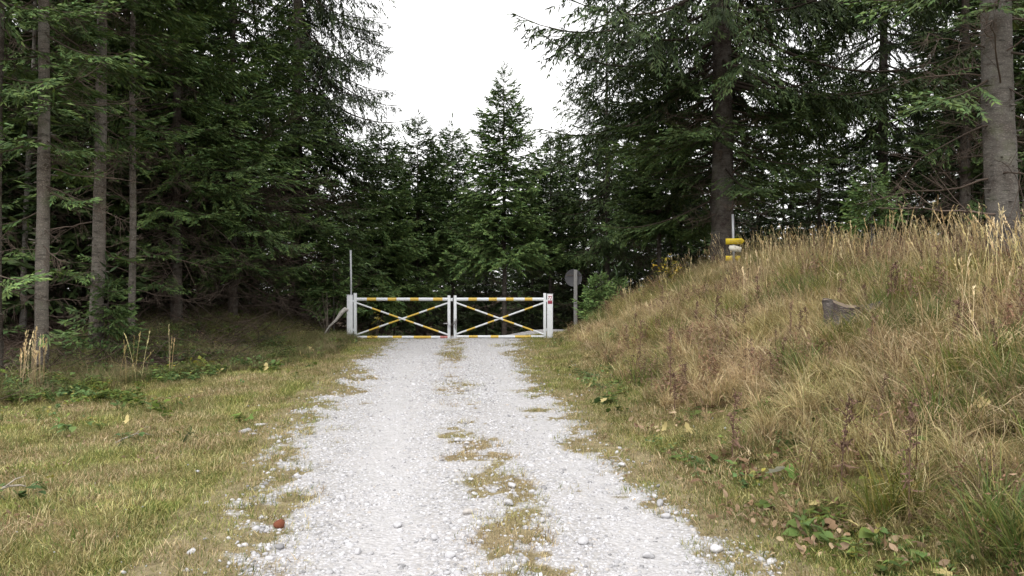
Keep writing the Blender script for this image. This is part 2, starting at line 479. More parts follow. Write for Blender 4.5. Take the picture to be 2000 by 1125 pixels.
def branch(L, rng, lat=.13, twig=.09, tl=.15, tw=.042, hang=.15, sag=.10, lift=.16, bare=.18, wmax=.36, dark=1.0):
    b = MB()
    n = 9; t = np.linspace(0, 1, n)
    ysw = rng.normal(0, .05) * L
    ax_ = lambda t: np.stack([L * t * (1 - .04 * t), ysw * np.sin(t * 2.4), L * (-sag * np.sin(t * 2.0) * 1.2 + lift * t ** 2.6)], -1)
    v, tt = tube(ax_(t), np.linspace(.0085 * L + .004, .004, n), 4)
    b.add(v, tt, (.075, .058, .045), 1)
    P, D, LN, W, CC = [], [], [], [], []
    m = max(5, int(L * (1 - bare) / lat))
    for k in range(m * 2):
        s = bare + (1 - bare) * (k // 2 + rng.uniform(.1, .9)) / m
        if s > .985 or rng.random() < .07: continue
        side = 1 if k % 2 else -1
        p0 = ax_(np.array([s]))[0]; p1 = ax_(np.array([min(1, s + .03)]))[0]
        tg = (p1 - p0) / (np.linalg.norm(p1 - p0) + 1e-9)
        ll = min(wmax * L, .95) * (math.sin(math.pi * (0.08 + .92 * s) ** .85) ** .7 * .9 + .12) * rng.uniform(.6, 1.2)
        ll = max(ll, .1)
        ang = R(rng.uniform(42, 68)) * (1 - .35 * s)
        d = tg * math.cos(ang) + np.array([0, side, 0]) * math.sin(ang)
        hg = hang * rng.uniform(.4, 1.6)
        d = d + np.array([0, 0, -hg]); d /= np.linalg.norm(d)
        nt_ = max(2, int(ll / twig))
        q = (np.arange(nt_) + rng.uniform(.2, .8, nt_)) / nt_
        lp = p0 + d * (q * ll)[:, None]; lp[:, 2] -= .25 * hg * ll * q * q
        sh = rng.uniform(.72, 1.2)
        sd = np.cross(d, [0, 0, 1.]); sd /= np.linalg.norm(sd) + 1e-9
        for sg in (-1, 1):
            a2 = rng.uniform(.5, .95, nt_)
            dd = d[None] * np.cos(a2)[:, None] + sg * sd[None] * np.sin(a2)[:, None]
            dd[:, 2] -= hang * rng.uniform(0, 1.6, nt_) + rng.normal(0, .12, nt_)
            l2 = tl * rng.uniform(.6, 1.25, nt_) * (1.1 - .45 * q)
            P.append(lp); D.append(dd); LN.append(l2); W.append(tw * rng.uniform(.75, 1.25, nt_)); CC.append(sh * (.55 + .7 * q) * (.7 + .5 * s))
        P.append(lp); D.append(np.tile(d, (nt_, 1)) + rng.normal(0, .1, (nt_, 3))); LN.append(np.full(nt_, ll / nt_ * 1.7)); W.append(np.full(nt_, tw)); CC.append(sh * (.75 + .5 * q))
    qs = np.linspace(max(bare, .3), 1, max(4, int(L / .12)))
    ap = ax_(qs); ta = np.gradient(ap, axis=0)
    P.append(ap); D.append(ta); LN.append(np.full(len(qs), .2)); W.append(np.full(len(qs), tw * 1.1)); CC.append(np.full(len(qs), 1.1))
    P, D, LN, W, CC = map(np.concatenate, (P, D, LN, W, CC))
    v, tt = kites(P, D, LN, W, rng, -.01)
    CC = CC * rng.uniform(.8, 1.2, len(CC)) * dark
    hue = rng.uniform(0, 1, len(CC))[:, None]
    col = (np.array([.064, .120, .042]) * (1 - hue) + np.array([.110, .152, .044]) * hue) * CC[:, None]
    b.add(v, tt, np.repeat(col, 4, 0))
    return b.arr()

def dead_branch(L, rng, sub=10):
    b = MB()
    n = 8; t = np.linspace(0, 1, n)
    z = -.30 * L * t ** 1.5 * rng.uniform(.2, 1.3) + .1 * L * t ** 3
    y = rng.normal(0, .10) * L * np.sin(t * 3) + rng.normal(0, .012, n) * L
    p = np.stack([L * t, y, z + rng.normal(0, .01, n) * L], -1)
    g = rng.uniform(.7, 1.5)
    c = np.array([.085, .064, .051]) * g
    v, tt = tube(p, np.linspace(.0055 * L + .005, .003, n), 4); b.add(v, tt, c)
    for k in range(sub):
        s = rng.uniform(.2, .98); i = min(n - 2, int(s * (n - 1))); f = s * (n - 1) - i
        q = p[i] * (1 - f) + p[i + 1] * f
        l = L * rng.uniform(.12, .38) * (1.2 - .6 * s)
        sd = rng.choice([-1, 1])
        d = np.array([.6, sd * rng.uniform(.4, 1), rng.uniform(-.9, .05)]); d /= np.linalg.norm(d)
        pp = q + d * np.linspace(0, l, 4)[:, None]; pp[:, 2] -= np.linspace(0, 1, 4) ** 2 * l * .25
        v, tt = tube(pp, np.linspace(.005, .0022, 4), 3); b.add(v, tt, c)
        for h in range(3):
            j = rng.uniform(.25, .9); q2 = q + d * l * j
            d2 = d + rng.normal(0, .5, 3); d2 /= np.linalg.norm(d2)
            v, tt = tube(np.stack([q2, q2 + d2 * l * .4]), [.0032, .0018], 3); b.add(v, tt, c)
    return b.arr()

rng = np.random.default_rng(11)
LENS = [.7, 1.2, 1.9, 2.8, 4.2]
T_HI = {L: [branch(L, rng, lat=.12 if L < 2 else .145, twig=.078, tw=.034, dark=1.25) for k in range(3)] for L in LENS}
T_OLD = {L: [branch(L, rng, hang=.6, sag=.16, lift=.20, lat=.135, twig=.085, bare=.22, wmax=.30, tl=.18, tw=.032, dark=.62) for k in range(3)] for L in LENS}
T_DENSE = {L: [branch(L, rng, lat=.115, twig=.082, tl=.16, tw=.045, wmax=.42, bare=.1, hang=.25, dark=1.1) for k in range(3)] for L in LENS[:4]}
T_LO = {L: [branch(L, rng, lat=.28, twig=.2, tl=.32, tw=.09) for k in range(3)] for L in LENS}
T_DEAD = {L: [dead_branch(L, rng, 12) for k in range(4)] for L in [.8, 1.5, 2.4]}

def pick(T, L, rng):
    k = min(T, key=lambda a: abs(math.log(a / L)))
    return T[k][rng.integers(len(T[k]))], L / k

def rotm(az, pitch, roll):
    return np.array((Matrix.Rotation(az, 3, 'Z') @ Matrix.Rotation(-pitch, 3, 'Y') @ Matrix.Rotation(roll, 3, 'X')))

def open_side(c, w, p, seed):
    g = np.random.default_rng(seed)
    def f(az, h):
        d = abs((az - c + math.pi) % (2 * math.pi) - math.pi)
        return d > w or g.random() > p
    return f

class Tree:
    """trunk axis plus the recipe for branches; all coordinates from the tree's base"""
    def __init__(s, H, d, lean=(0, 0), seed=1, wob=.02):
        s.H, s.d, s.lean = H, d, lean; s.rng = np.random.default_rng(seed); s.ph = s.rng.uniform(0, 6, 2); s.wob = wob
        s.crown = MB(); s.dead = MB()
    def axis(s, z):
        z = np.asarray(z, float)
        return np.stack([s.lean[0] * z + s.wob * np.sin(z * .55 + s.ph[0]) * z * .3, s.lean[1] * z + s.wob * np.sin(z * .5 + s.ph[1]) * z * .3, z], -1)
    def rad(s, z):
        return s.d / 2 * ((1 - np.clip(z / s.H, 0, 1)) ** .85 * .93 + .02 + .55 * np.exp(-np.clip(z + .1, 0, 9) / .22) * .6)
    def trunk_mb(s, ns=14):
        z = np.concatenate([[-.35, -.1, 0, .08, .18, .32, .5, .8], np.arange(1.2, s.H - .3, .5), [s.H]])
        r = s.rad(np.maximum(z, 0))[:, None] * (1 + .06 * s.rng.normal(0, 1, (len(z), ns)))
        th = np.linspace(0, 2 * np.pi, ns, endpoint=False)
        flare = np.exp(-np.clip(z, 0, 9) / .25)[:, None] * (.25 * np.sin(th * 5 + s.ph[0]) + .12 * np.sin(th * 3 + s.ph[1]))
        b = MB(); v, t = tube(s.axis(z), r * (1 + flare), ns); b.add(v, t, (.2, .17, .15))
        for k in range(int(s.H * 5)):                 # stubs of snapped branches
            h = s.rng.uniform(min(.8, s.H * .2), min(s.H * .8, 11)); az = s.rng.uniform(0, 6.28); p = s.axis(h); rr = s.rad(h)
            dd = np.array([math.cos(az), math.sin(az), s.rng.uniform(-.3, .3)])
            v, t = tube(np.stack([p + dd * rr * .7, p + dd * (rr + s.rng.uniform(.02, .12))]), [.016, .009], 4, True); b.add(v, t, (.15, .12, .1))
        return b
    def put(s, mb, T, h, az, L, pitch, roll=0, tint=1.0):
        tm, sc = pick(T, L, s.rng)
        mb.add_mb(tm, rotm(az, pitch, roll) * sc, s.axis(h) + 0.0, tint)
    def whorls(s, h0, h1, dz, n, Lf, pf, T, keep=1.0, az_keep=None, tint=(.8, 1.2)):
        h = h0
        while h < h1:
            a0 = s.rng.uniform(0, 6.28)
            for k in range(n):
                if s.rng.random() > keep: continue
                az = a0 + k * 6.28 / n + s.rng.normal(0, .3)
                if az_keep and not az_keep(az % 6.2832, h): continue
                L = Lf(h) * s.rng.uniform(.7, 1.15)
                if L < .15: continue
                hh = h + s.rng.uniform(-.5, .5) * dz
                s.put(s.crown, T, hh, az, L, pf(h) + s.rng.normal(0, .09), s.rng.normal(0, .25), s.rng.uniform(*tint))
            h += dz
    def dead_whorls(s, h0, h1, dz, n, L0, L1, keep=.8):
        h = h0
        while h < h1:
            for k in range(n):
                if s.rng.random() > keep: continue
                s.put(s.dead, T_DEAD, h + s.rng.uniform(-.5, .5) * dz, s.rng.uniform(0, 6.28), s.rng.uniform(L0, L1), s.rng.normal(-.12, .22), s.rng.uniform(0, 6.28), s.rng.uniform(.6, 1.3))
            h += dz
    def meshes(s, bark, ns=14):
        s.me_trunk = s.trunk_mb(ns).mesh('trunk', M[bark], True)
        s.me_crown = s.crown.mesh('crown', [M['needle'], M['dead']]) if s.crown.n else None
        s.me_dead = s.dead.mesh('dead_branches', M['dead']) if s.dead.n else None
        return s

def plant(t, x, y, label, rz=0, sc=1, group=None, name='spruce_tree', dz=-.03, cat='tree'):
    e = empty(name, (x, y, h1(x, y) + dz), rz, sc)
    tag(e, label, cat, group)
    link('trunk', t.me_trunk, e)
    if t.me_crown: link('crown', t.me_crown, e)
    if t.me_dead: link('dead_branches', t.me_dead, e)
    return e

U = lambda u, y: (u - 1000) / 1570 * y          # metres to the side of the road axis at distance y

def young(H, Rr, seed, h0=.4, d=None, T=None, n=7, dz=.24, up=.55, dead=True, tint=(.8, 1.25), lean=(0, 0), ex=.62):
    t = Tree(H, d or H * .016 + .03, lean, seed, .01)
    Lf = lambda h: Rr * np.clip((H - h) / (H - h0 * .3), 0, 1) ** ex * (.75 + .25 * sstep(0, H * .25, h))
    pf = lambda h: -.22 + (up + .22) * (h / H) ** 1.6
    t.whorls(h0, H - .15, dz, n, Lf, pf, T or T_DENSE, .9, tint=tint)
    p = t.axis(np.array([H - .35, H + .25])); d_ = p[1] - p[0]
    v, tt = kites(np.repeat(p[:1], 8, 0) + np.linspace(0, .5, 8)[:, None] * [0, 0, 1], np.random.default_rng(seed).normal(0, .45, (8, 3)) + [0, 0, .9], np.full(8, .24), np.full(8, .05), t.rng)
    t.crown.add(v, tt, (.05, .085, .035))
    if dead: t.dead_whorls(.4, min(h0 + 2, H * .5), .35, 4, .5, min(1.5, Rr))
    return t

# --- forest edge on the left: tall self-pruned trunks
def pole_tree(H, d, lean, seed, h0, n=4, dz=.5, Lm=1.9, keep=.75, bark='bark_grey', deadn=3):
    t = Tree(H, d, lean, seed, .03)
    t.whorls(h0, 8.5, dz, n, lambda h: Lm * (.7 + .3 * sstep(h0, 7, h)), lambda h: -.15, T_HI, keep)
    t.whorls(8.5, H - .5, .5, 6, lambda h: (Lm + .5) * np.clip((H - h) / (H - 8.5), 0, 1) ** .7, lambda h: -.1 + .4 * h / H, T_LO)
    t.whorls(1.2, h0, .9, 2, lambda h: 1.1, lambda h: -.2, T_HI, .55, tint=(.9, 1.5))
    t.dead_whorls(1.0, h0 + 3, .5, deadn, .5, 1.9, .75)
    return t.meshes(bark)

plant(pole_tree(17, .225, (.008, 0), 101, 3.6), U(80, 13), 13, 'tall spruce with stout grey trunk behind the tuft of tall straw at the forest edge')
plant(pole_tree(17, .26, (.028, .0), 102, 3.9, bark='bark_grey'), U(186, 15), 15, 'spruce with pale brown leaning trunk and mossy foot at the forest edge')
plant(pole_tree(15, .15, (.014, .01), 103, 3.6, n=3), U(255, 16), 16, 'slim straight grey spruce trunk, next inward from the mossy leaning trunk')
plant(pole_tree(13, .13, (.02, .01), 104, 4.2, bark='bark_pale', Lm=1.2), U(45, 16.5), 16.5, 'thin whitish spruce pole standing behind the stout grey trunk')
plant(pole_tree(16, .26, (.002, 0), 105, 4.5, bark='bark_brown', Lm=1.6), U(-12, 12.5), 12.5, 'dark spruce trunk outermost at the forest edge beyond the straw tuft')
plant(pole_tree(14, .14, (.0, 0), 106, 5.0, bark='bark_brown', Lm=1.3), U(175, 19.5), 19.5, 'thin reddish brown spruce trunk behind the mossy leaning trunk')

# --- the dark branchy spruces in front of the forest, dead skirts below
def branchy(H, Rr, seed, h0, d, dead_n=7, bark='bark_brown'):
    t = Tree(H, d, (0, 0), seed, .01)
    t.whorls(h0, 10, .36, 6, lambda h: Rr * (.72 + .28 * sstep(h0, 3.8, h)) * np.clip((H - h) / (H - 4), 0, 1) ** .7, lambda h: -.24 + .02 * h, T_HI, .85, tint=(.6, 1.2))
    t.whorls(10, H - .4, .5, 6, lambda h: Rr * np.clip((H - h) / (H - 4), 0, 1) ** .8, lambda h: -.05 + .4 * h / H, T_LO)
    t.dead_whorls(.35, h0 + 3.0, .22, dead_n, 1.0, 2.7, .9)
    return t.meshes(bark)
plant(branchy(16, 2.5, 201, 1.6, .26, 5), U(345, 18.5), 18.5, 'dark spruce with brown dead skirt beside the slim grey trunk', 0)
plant(branchy(15, 2.5, 202, 1.3, .24, 5), U(455, 20), 20, 'dense dark spruce over the brushy mound, green sprays above dead twigs', 0)
plant(branchy(7.6, 2.1, 203, 1.0, .15), U(545, 22.5), 22.5, 'dense dark spruce between the brushy mound and the tall open-crowned spruce', 0)

# --- the tall open spruce against the sky
t = Tree(20, .46, (0, 0), 301, .01)
def keep301(az, h): return True
t.whorls(1.6, 6.2, .36, 7, lambda h: 3.0, lambda h: -.28, T_HI, .85, tint=(.6, 1.1))
t.whorls(5.4, 13.5, .42, 6, lambda h: 3.5, lambda h: -.42, T_OLD, .88, open_side(4.9, .6, .8, 3), tint=(.6, 1.0))
t.whorls(13.5, 19.5, .5, 6, lambda h: 3.1 * (20 - h) / 7, lambda h: -.1, T_LO)
t.dead_whorls(.6, 8, .6, 4, .8, 1.9)
plant(t.meshes('bark_brown'), U(580, 24), 24, 'tall open-crowned spruce with drooping ragged branches against the sky, behind the gate pole')

# --- young conical spruces behind the gate
YG = 'young spruces behind the gate'
plant(young(8.2, 2.6, 401, 2.9, .14).meshes('bark_brown'), U(815, 29), 29, 'small young spruce behind the left gate leaf, its top just above the forest', group=None)
plant(young(8.6, 2.5, 402, 3.2, .15).meshes('bark_brown'), U(884, 31), 31, 'young spruce with thin spindly tip straight behind the gate latch')
plant(young(9.3, 2.4, 403, 2.9, .2, dz=.24, n=7, tint=(.9, 1.4)).meshes('bark_brown'), U(985, 27.5), 27.5, 'tall conical light green spruce standing free against the sky behind the gate')
plant(young(7.3, 2.3, 404, 1.4, .16).meshes('bark_brown'), U(745, 27), 27, 'bushy young spruce behind the left gate post, branches to the ground')
plant(young(7.6, 2.2, 405, 2.8, .17).meshes('bark_brown'), U(1075, 30), 30, 'young spruce behind the right gate post and the round sign')
plant(young(13, 2.6, 406, 2.6, .21, T=T_OLD, n=6, dz=.36, tint=(.8, 1.3), ex=.45).meshes('bark_brown'), U(1186, 28.5), 28.5, 'spruce with slim bare reddish trunk above the green spruce bush')
plant(young(7.6, 2.4, 407, 2.2, .17, tint=(.55, 1.0)).meshes('bark_brown'), U(1287, 25.5), 25.5, 'spruce with slim dark trunk behind the yellow-leaved shrub')

# --- the big old spruce on top of the bank
t = Tree(22, .66, (-.006, 0), 501, .012)
t.whorls(2.2, 6.0, .48, 7, lambda h: 3.3, lambda h: -.22, T_HI, .75, open_side(4.5, .7, .6, 2), tint=(.45, .9))
t.whorls(5.2, 12.5, .55, 7, lambda h: 5.7, lambda h: -.17, T_OLD, .85, open_side(4.55, .6, .72, 1), tint=(.6, 1.05))
t.whorls(12.5, 21.5, .55, 6, lambda h: 4.6 * (22 - h) / 9.5, lambda h: -.05, T_LO)
t.dead_whorls(1.5, 9.5, .35, 5, .8, 2.3)
plant(t.meshes('bark_dark', 18), U(1412, 21.5), 21.5, 'big old spruce with thick dark trunk and long spreading branches on the bank')

# --- right-hand edge
t = Tree(22, .43, (-.035, 0), 601, .008)
t.whorls(2.3, 7.5, .7, 4, lambda h: 1.8, lambda h: -.2, T_HI, .55)
t.whorls(7.5, 12, .6, 5, lambda h: 3.0, lambda h: -.2, T_OLD, .8)
t.whorls(12, 21.5, .6, 6, lambda h: 3.6 * (22 - h) / 10, lambda h: 0, T_LO)
t.dead_whorls(.9, 7, .3, 4, .7, 2.0)
plant(t.meshes('bark_mid', 20), U(1962, 10.6), 10.6, 'stout grey spruce trunk rising from the tall dry grass on the bank')

t = Tree(17, .32, (.0, 0), 602, .01)
t.whorls(2.0, 11, .5, 5, lambda h: 2.5, lambda h: -.22, T_HI, .72, tint=(.55, 1.0))
t.whorls(11, 16.5, .6, 6, lambda h: 2.6 * (17 - h) / 6, lambda h: 0, T_LO)
t.dead_whorls(.5, 6, .4, 5, .8, 2.0)
t.meshes('bark_brown')
plant(t, U(1600, 28), 28, 'dark spruce behind the bank between the thick dark trunk and the young sapling spruce', .6, .5)
plant(t, U(1885, 22), 22, 'dark spruce behind the stout grey trunk on the bank', 2.1, .95)
plant(young(2.1, .8, 603, .95, .04, n=6, dz=.13, dead=False, tint=(1.0, 1.5)).meshes('bark_pale'), U(1702, 15), 15, 'light green spruce sapling with thin bare stem in the tall dry grass')
plant(young(1.35, .75, 604, .08, .025, n=7, dz=.09, dead=False, tint=(1.3, 1.9)).meshes('bark_brown'), U(1172, 21.5), 21.5, 'small bright green spruce bush on the slope beside the right gate post', name='spruce_bush', cat='bush')
plant(young(1.1, .6, 605, .06, .025, n=7, dz=.09, dead=False, tint=(1.2, 1.7)).meshes('bark_brown'), U(1205, 22.0), 22.0, 'small green spruce bush under the slim bare reddish trunk', name='spruce_bush', cat='bush')
plant(young(1.6, .85, 606, .1, .03, n=6, dz=.14, dead=False, tint=(.9, 1.4)).meshes('bark_brown'), U(232, 15.4), 15.0, 'low green spruce sapling at the foot of the slim grey trunk')
plant(young(3.2, 1.1, 607, .9, .05, n=5, dz=.2, dead=True, tint=(.9, 1.3)).meshes('bark_pale'), U(652, 22.5), 22.5, 'spindly spruce sapling beside the pole of the left gate post')

t = Tree(19, .4, (.0, 0), 608, .012)
t.whorls(1.0, 5.0, .5, 6, lambda h: 2.3, lambda h: -.2, T_HI, .75, tint=(.55, 1.0))
t.whorls(5.0, 12.5, .6, 6, lambda h: 4.0, lambda h: -.14, T_OLD, .8, tint=(.6, 1.0))
t.whorls(12.5, 18.5, .55, 6, lambda h: 4.0 * (19 - h) / 7, lambda h: -.05, T_LO)
t.dead_whorls(.8, 8, .4, 4, .8, 2.2)
plant(t.meshes('bark_brown'), U(1725, 27), 27, 'tall spruce with long open branches showing sky, behind the spruce sapling on the bank')
# --- filler forest behind (seen only as dark crowns and trunks between the others)
fill = []
for k, (H, Rr, h0) in enumerate([(14, 2.3, 1.5), (15, 2.5, 2.6), (12, 2.1, 1.0)]):
    t = Tree(H, .22, (0, 0), 700 + k, .01)
    h0 = h0 * .5
    t.whorls(h0, H - .3, .42, 7, lambda h: Rr * np.clip((H - h) / (H - 3), 0, 1) ** .75, lambda h: -.2 + .5 * (h / H) ** 2, T_LO, .9, tint=(.45, .85))  # needle tint lowered: shade under the canopy is put into the crown colour
    t.dead_whorls(.6, h0 + 3, .45, 5, .7, 2.0)
    fill.append(t.meshes('bark_brown', 8))
rf = np.random.default_rng(77)
spots = []
for u, y in [(-80, 17), (120, 18), (290, 21), (20, 21), (210, 24), (390, 24.5), (90, 26), (300, 29), (-60, 27), (180, 32), (395, 32), (30, 36), (260, 38)]:
    spots.append((u, y, 1.0, 'left'))
for u, y, top in [(770, 36, 330), (830, 38, 320), (905, 37, 350), (950, 34, 330), (1040, 35, 300), (1100, 36, 230), (860, 45, 340), (930, 46, 360), (1010, 44, 330), (790, 44, 320), (1075, 46, 300), (500, 29, 330), (610, 30, 350), (690, 31, 330), (560, 38, 340), (650, 40, 330), (450, 38, 250), (740, 50, 350), (820, 54, 370), (890, 52, 380), (960, 55, 370), (1030, 53, 350), (1110, 52, 320), (720, 39, 330)]:
    spots.append((u, y, top, 'mid'))
for u, y in [(1140, 31), (1240, 32), (1330, 30), (1190, 38), (1300, 40), (1400, 36), (1480, 29), (1545, 34), (1470, 42), (1660, 36), (1620, 44), (1760, 40), (1850, 31), (1930, 27), (1990, 34), (2060, 22), (1950, 42), (2100, 30), (1180, 48), (1270, 50), (1350, 47), (1440, 52), (1530, 50), (1580, 40), (1700, 50), (1800, 48), (1880, 40), (1640, 31), (1740, 30)] + [(1370 + 46 * q, 46 + (q * 7) % 13) for q in range(10)]:
    spots.append((u, y, .95, 'right'))
for k, (u, y, s, zone) in enumerate(spots):
    x = U(u, y); f = fill[k % 3]
    if zone == 'mid':
        s = (1.65 + (562 - s) / 1570 * y - h1(x, y)) / f.H
    elif zone == 'right' and y > 45.9 and (u - 1370) % 46 == 0:
        s = rf.uniform(.34, .46)
    elif zone == 'right' and (1130 < u < 1345 or 1450 < u < 1800):
        s = min(1.05, (1.65 + (562 - rf.uniform(170, 300)) / 1570 * y - h1(x, y)) / f.H)
    else: s = s * rf.uniform(.9, 1.12)
    lab = {'left': 'dark spruce deep in the forest behind the trunks of the left edge',
           'mid': 'dark young spruce in the thicket far behind the gate',
           'right': 'dark spruce deep in the forest behind the bank'}[zone]
    lab = lab.replace('the trunks of the left edge', 'the grey trunks and the brushy mound')
    if zone == 'right':
        lab = 'dark spruce deep in the forest behind the ' + ('slim bare trunks and the round sign' if u < 1345 else 'signpost and the spruce sapling on the bank' if u < 1800 else 'stout grey trunk on the bank')
    plant(f, x, y, lab, rf.uniform(0, 6.28), s, {'left': 'spruces behind the grey trunks', 'mid': 'thicket behind the gate', 'right': 'spruces behind the bank'}[zone])

# ------------------------------------------------------------------ gate
GY = 21.0
GS = 1570 / GY
gx = lambda u: (u - 1000) / GS
gzv = lambda v: 1.65 - (v - 562) / GS

def part_box(name, x0, x1, y0, y1, z0, z1, mat, parent, bev=.006):
    b = MB(); v, t = box(x0, x1, y0, y1, z0, z1); b.add(v, t, (.7, .7, .7))
    o = link(name, b.mesh(name, mat), parent)
    me = o.data; import bmesh
    bm = bmesh.new(); bm.from_mesh(me)
    bmesh.ops.join_triangles(bm, faces=bm.faces, angle_face_threshold=.1, angle_shape_threshold=3.0)
    bmesh.ops.bevel(bm, geom=bm.edges[:], offset=bev, segments=2, affect='EDGES', profile=.5)
    bm.to_mesh(me); bm.free()
    return o

def banded(name, a, b_, r, bands, parent, ns=12, square=False):
    """a rail from a to b; bands = [(end fraction, material index)] ; 0 white 1 yellow 2 flaked red"""
    a = np.array(a, float); b_ = np.array(b_, float)
    fr = [0.0] + [f for f, m in bands]
    fr[-1] = 1.0
    mb = MB()
    for k in range(len(bands)):
        v, t = tube(np.stack([a + (b_ - a) * fr[k], a + (b_ - a) * fr[k + 1]]), [r, r], ns)
        mb.add(v, t, (.7, .7, .7), bands[k][1])
    o = link(name, mb.mesh(name, [M['white'], M['yellow'], M['rustyred']], True), parent)
    return o

def bands(px, last=0, first=0):
    """px: boundaries (start, b1, b2, ..., end), alternating from white"""
    s, e = px[0], px[-1]
    return [((q - s) / (e - s), (k + first) % 2) for k, q in enumerate(px[1:])]

g0 = h1(gx(684), GY); g1 = h1(gx(1074), GY)
# left post with tall pole
p = empty('gate_post', (gx(684), GY, g0 - .05)); tag(p, 'white square steel gate post with a tall thin grey pole rising from it', 'gate post')
lx = gx(684); zt = gzv(576)
pb = part_box('post', -.074, .074, -.074, .074, -.1, zt - g0 + .05, M['white'], p)
mb = MB(); v, t = tube([[.0, .06, .4], [.0, .06, zt - g0 + .4], [-.013, .06, gzv(488) - g0 + .05]], [.026, .026, .026], 10, True); mb.add(v, t, (.4, .4, .4))
mb.v[-1][:, 1] += .05
link('pole', mb.mesh('pole', M['galv'], True), p)
part_box('post_cap', -.08, .08, -.08, .08, zt - g0 + .05, zt - g0 + .062, M['white'], p, .003)
for z in (.25, 1.0): part_box('hinge', .07, .15, -.03, .03, z, z + .06, M['white'], p, .004)
for z in (.55, 1.05): part_box('pole_clamp', -.04, .04, .07, .145, z, z + .03, M['galv'], p, .003)
# right post with sticker
q = empty('gate_post', (gx(1074), GY, g1 - .05)); tag(q, 'white square steel gate post carrying a small red and white sticker', 'gate post')
zt2 = gzv(574)
part_box('post', -.075, .075, -.075, .075, -.1, zt2 - g1 + .05, M['white'], q)
part_box('post_cap', -.08, .08, -.08, .08, zt2 - g1 + .05, zt2 - g1 + .06, M['white'], q, .003)
for z in (.25, 1.0): part_box('hinge', -.15, -.07, -.03, .03, z, z + .06, M['white'], q, .004)
zz = zt2 - g1 + .05
st = part_box('sticker', -.062, .062, -.079, -.0755, zz - .255, zz - .02, M['pink'], q, .001)
part_box('red_band', -.058, .058, -.082, -.0785, zz - .25, zz - .165, M['red'], st, .001)
part_box('red_stroke', -.05, .045, -.082, -.0785, zz - .068, zz - .05, M['red'], st, .001)
mb = MB(); v, t = box(-.006, .006, -.082, -.0785, -.05, .05); a = np.array(Matrix.Rotation(R(28), 3, 'Y')); mb.add(v @ a.T + [.028, 0, zz - .108], t, (.3, .1, .1))
link('red_stroke', mb.mesh('red_stroke', M['red']), st)
mb = MB(); v, t = box(-.006, .006, -.082, -.0785, -.038, .038); a = np.array(Matrix.Rotation(R(38), 3, 'Y')); mb.add(v @ a.T + [-.028, 0, zz - .098], t, (.3, .1, .1))
link('red_stroke', mb.mesh('red_stroke', M['red']), st)

def leaf(u0, u1, vt, vb, uh0, uh1, top, bot, d1, d2, label, zb, latch_end):
    """gate leaf between stile centres u0 and u1"""
    x0, x1 = gx(u0), gx(u1)
    zt_, zb_ = gzv(vt), gzv(vb)
    e = empty('gate_leaf', (x0, GY, zb_ - .06)); tag(e, label, 'gate')
    W = x1 - x0; T_ = zt_ - zb_ + .06
    r0, r1 = .037, .037
    part_box('stile', -r0, r0, -r0, r0, -.02 if latch_end != 'l' else -.07, T_ + .10 + (.06 if latch_end == 'r' else 0), M['white'], e)
    part_box('stile', W - r1, W + r1, -r1, r1, -.02 if latch_end != 'r' else -.07, T_ + .10 + (.06 if latch_end == 'l' else 0), M['white'], e)
    banded('top_rail', (r0, 0, T_), (W - r1, 0, T_), .043, top, e, 14)
    banded('bottom_rail', (r0, 0, .06), (W - r1, 0, .06), .035, bot, e, 14)
    banded('diagonal_brace', (r0 - .02, -.012, T_ - .09), (W - r1 + .02, -.012, .12), .0235, d1, e, 10)
    banded('diagonal_brace', (r0 - .02, .014, .12), (W - r1 + .02, .014, T_ - .09), .0235, d2, e, 10)
    return e, W, T_

L1, W1, T1 = leaf(694, 877, 584, 658, 0, 0,
    bands([250, 365, 470, 595, 695, 845, 940, 1100, 1205, 1260]),
    bands([270, 385, 500, 665, 765, 895, 1085, 1185, 1265])[:-1] + [(1, 2)],
    bands([260, 435, 530, 620, 720, 800, 890, 990, 1160, 1265]),
    bands([260, 400, 510, 610, 725, 810, 940, 1025, 1110, 1255]),
    'striped yellow and white gate leaf hung on the post with the tall pole', 0, 'r')
part_box('latch_tongue', W1 + .04, W1 + .10, -.03, .03, T1 - .05, T1 + .03, M['white'], L1, .005)
part_box('drop_bolt', W1 - .03, W1 + .15, -.055, -.035, -.05, .02, M['white'], L1, .005)
mb = MB(); v, t = tube([[W1 - .14, -.06, .42], [W1 + .02, -.06, .42]], [.012, .012], 8, True); mb.add(v, t, (.5, .5, .5)); link('bolt_handle', mb.mesh('bolt_handle', M['galv'], True), L1)
L2, W2, T2 = leaf(889, 1064, 584, 657, 0, 0,
    bands([195, 340, 445, 590, 690, 800, 895, 1030, 1125, 1260]),
    bands([195, 350, 460, 620, 720, 925, 1125, 1280]),
    bands([200, 330, 430, 580, 650, 770, 900, 1000, 1130, 1260]),
    bands([200, 330, 430, 580, 660, 760, 830, 1020, 1120, 1255]),
    'striped yellow and white gate leaf hung on the post with the sticker', 0, 'l')
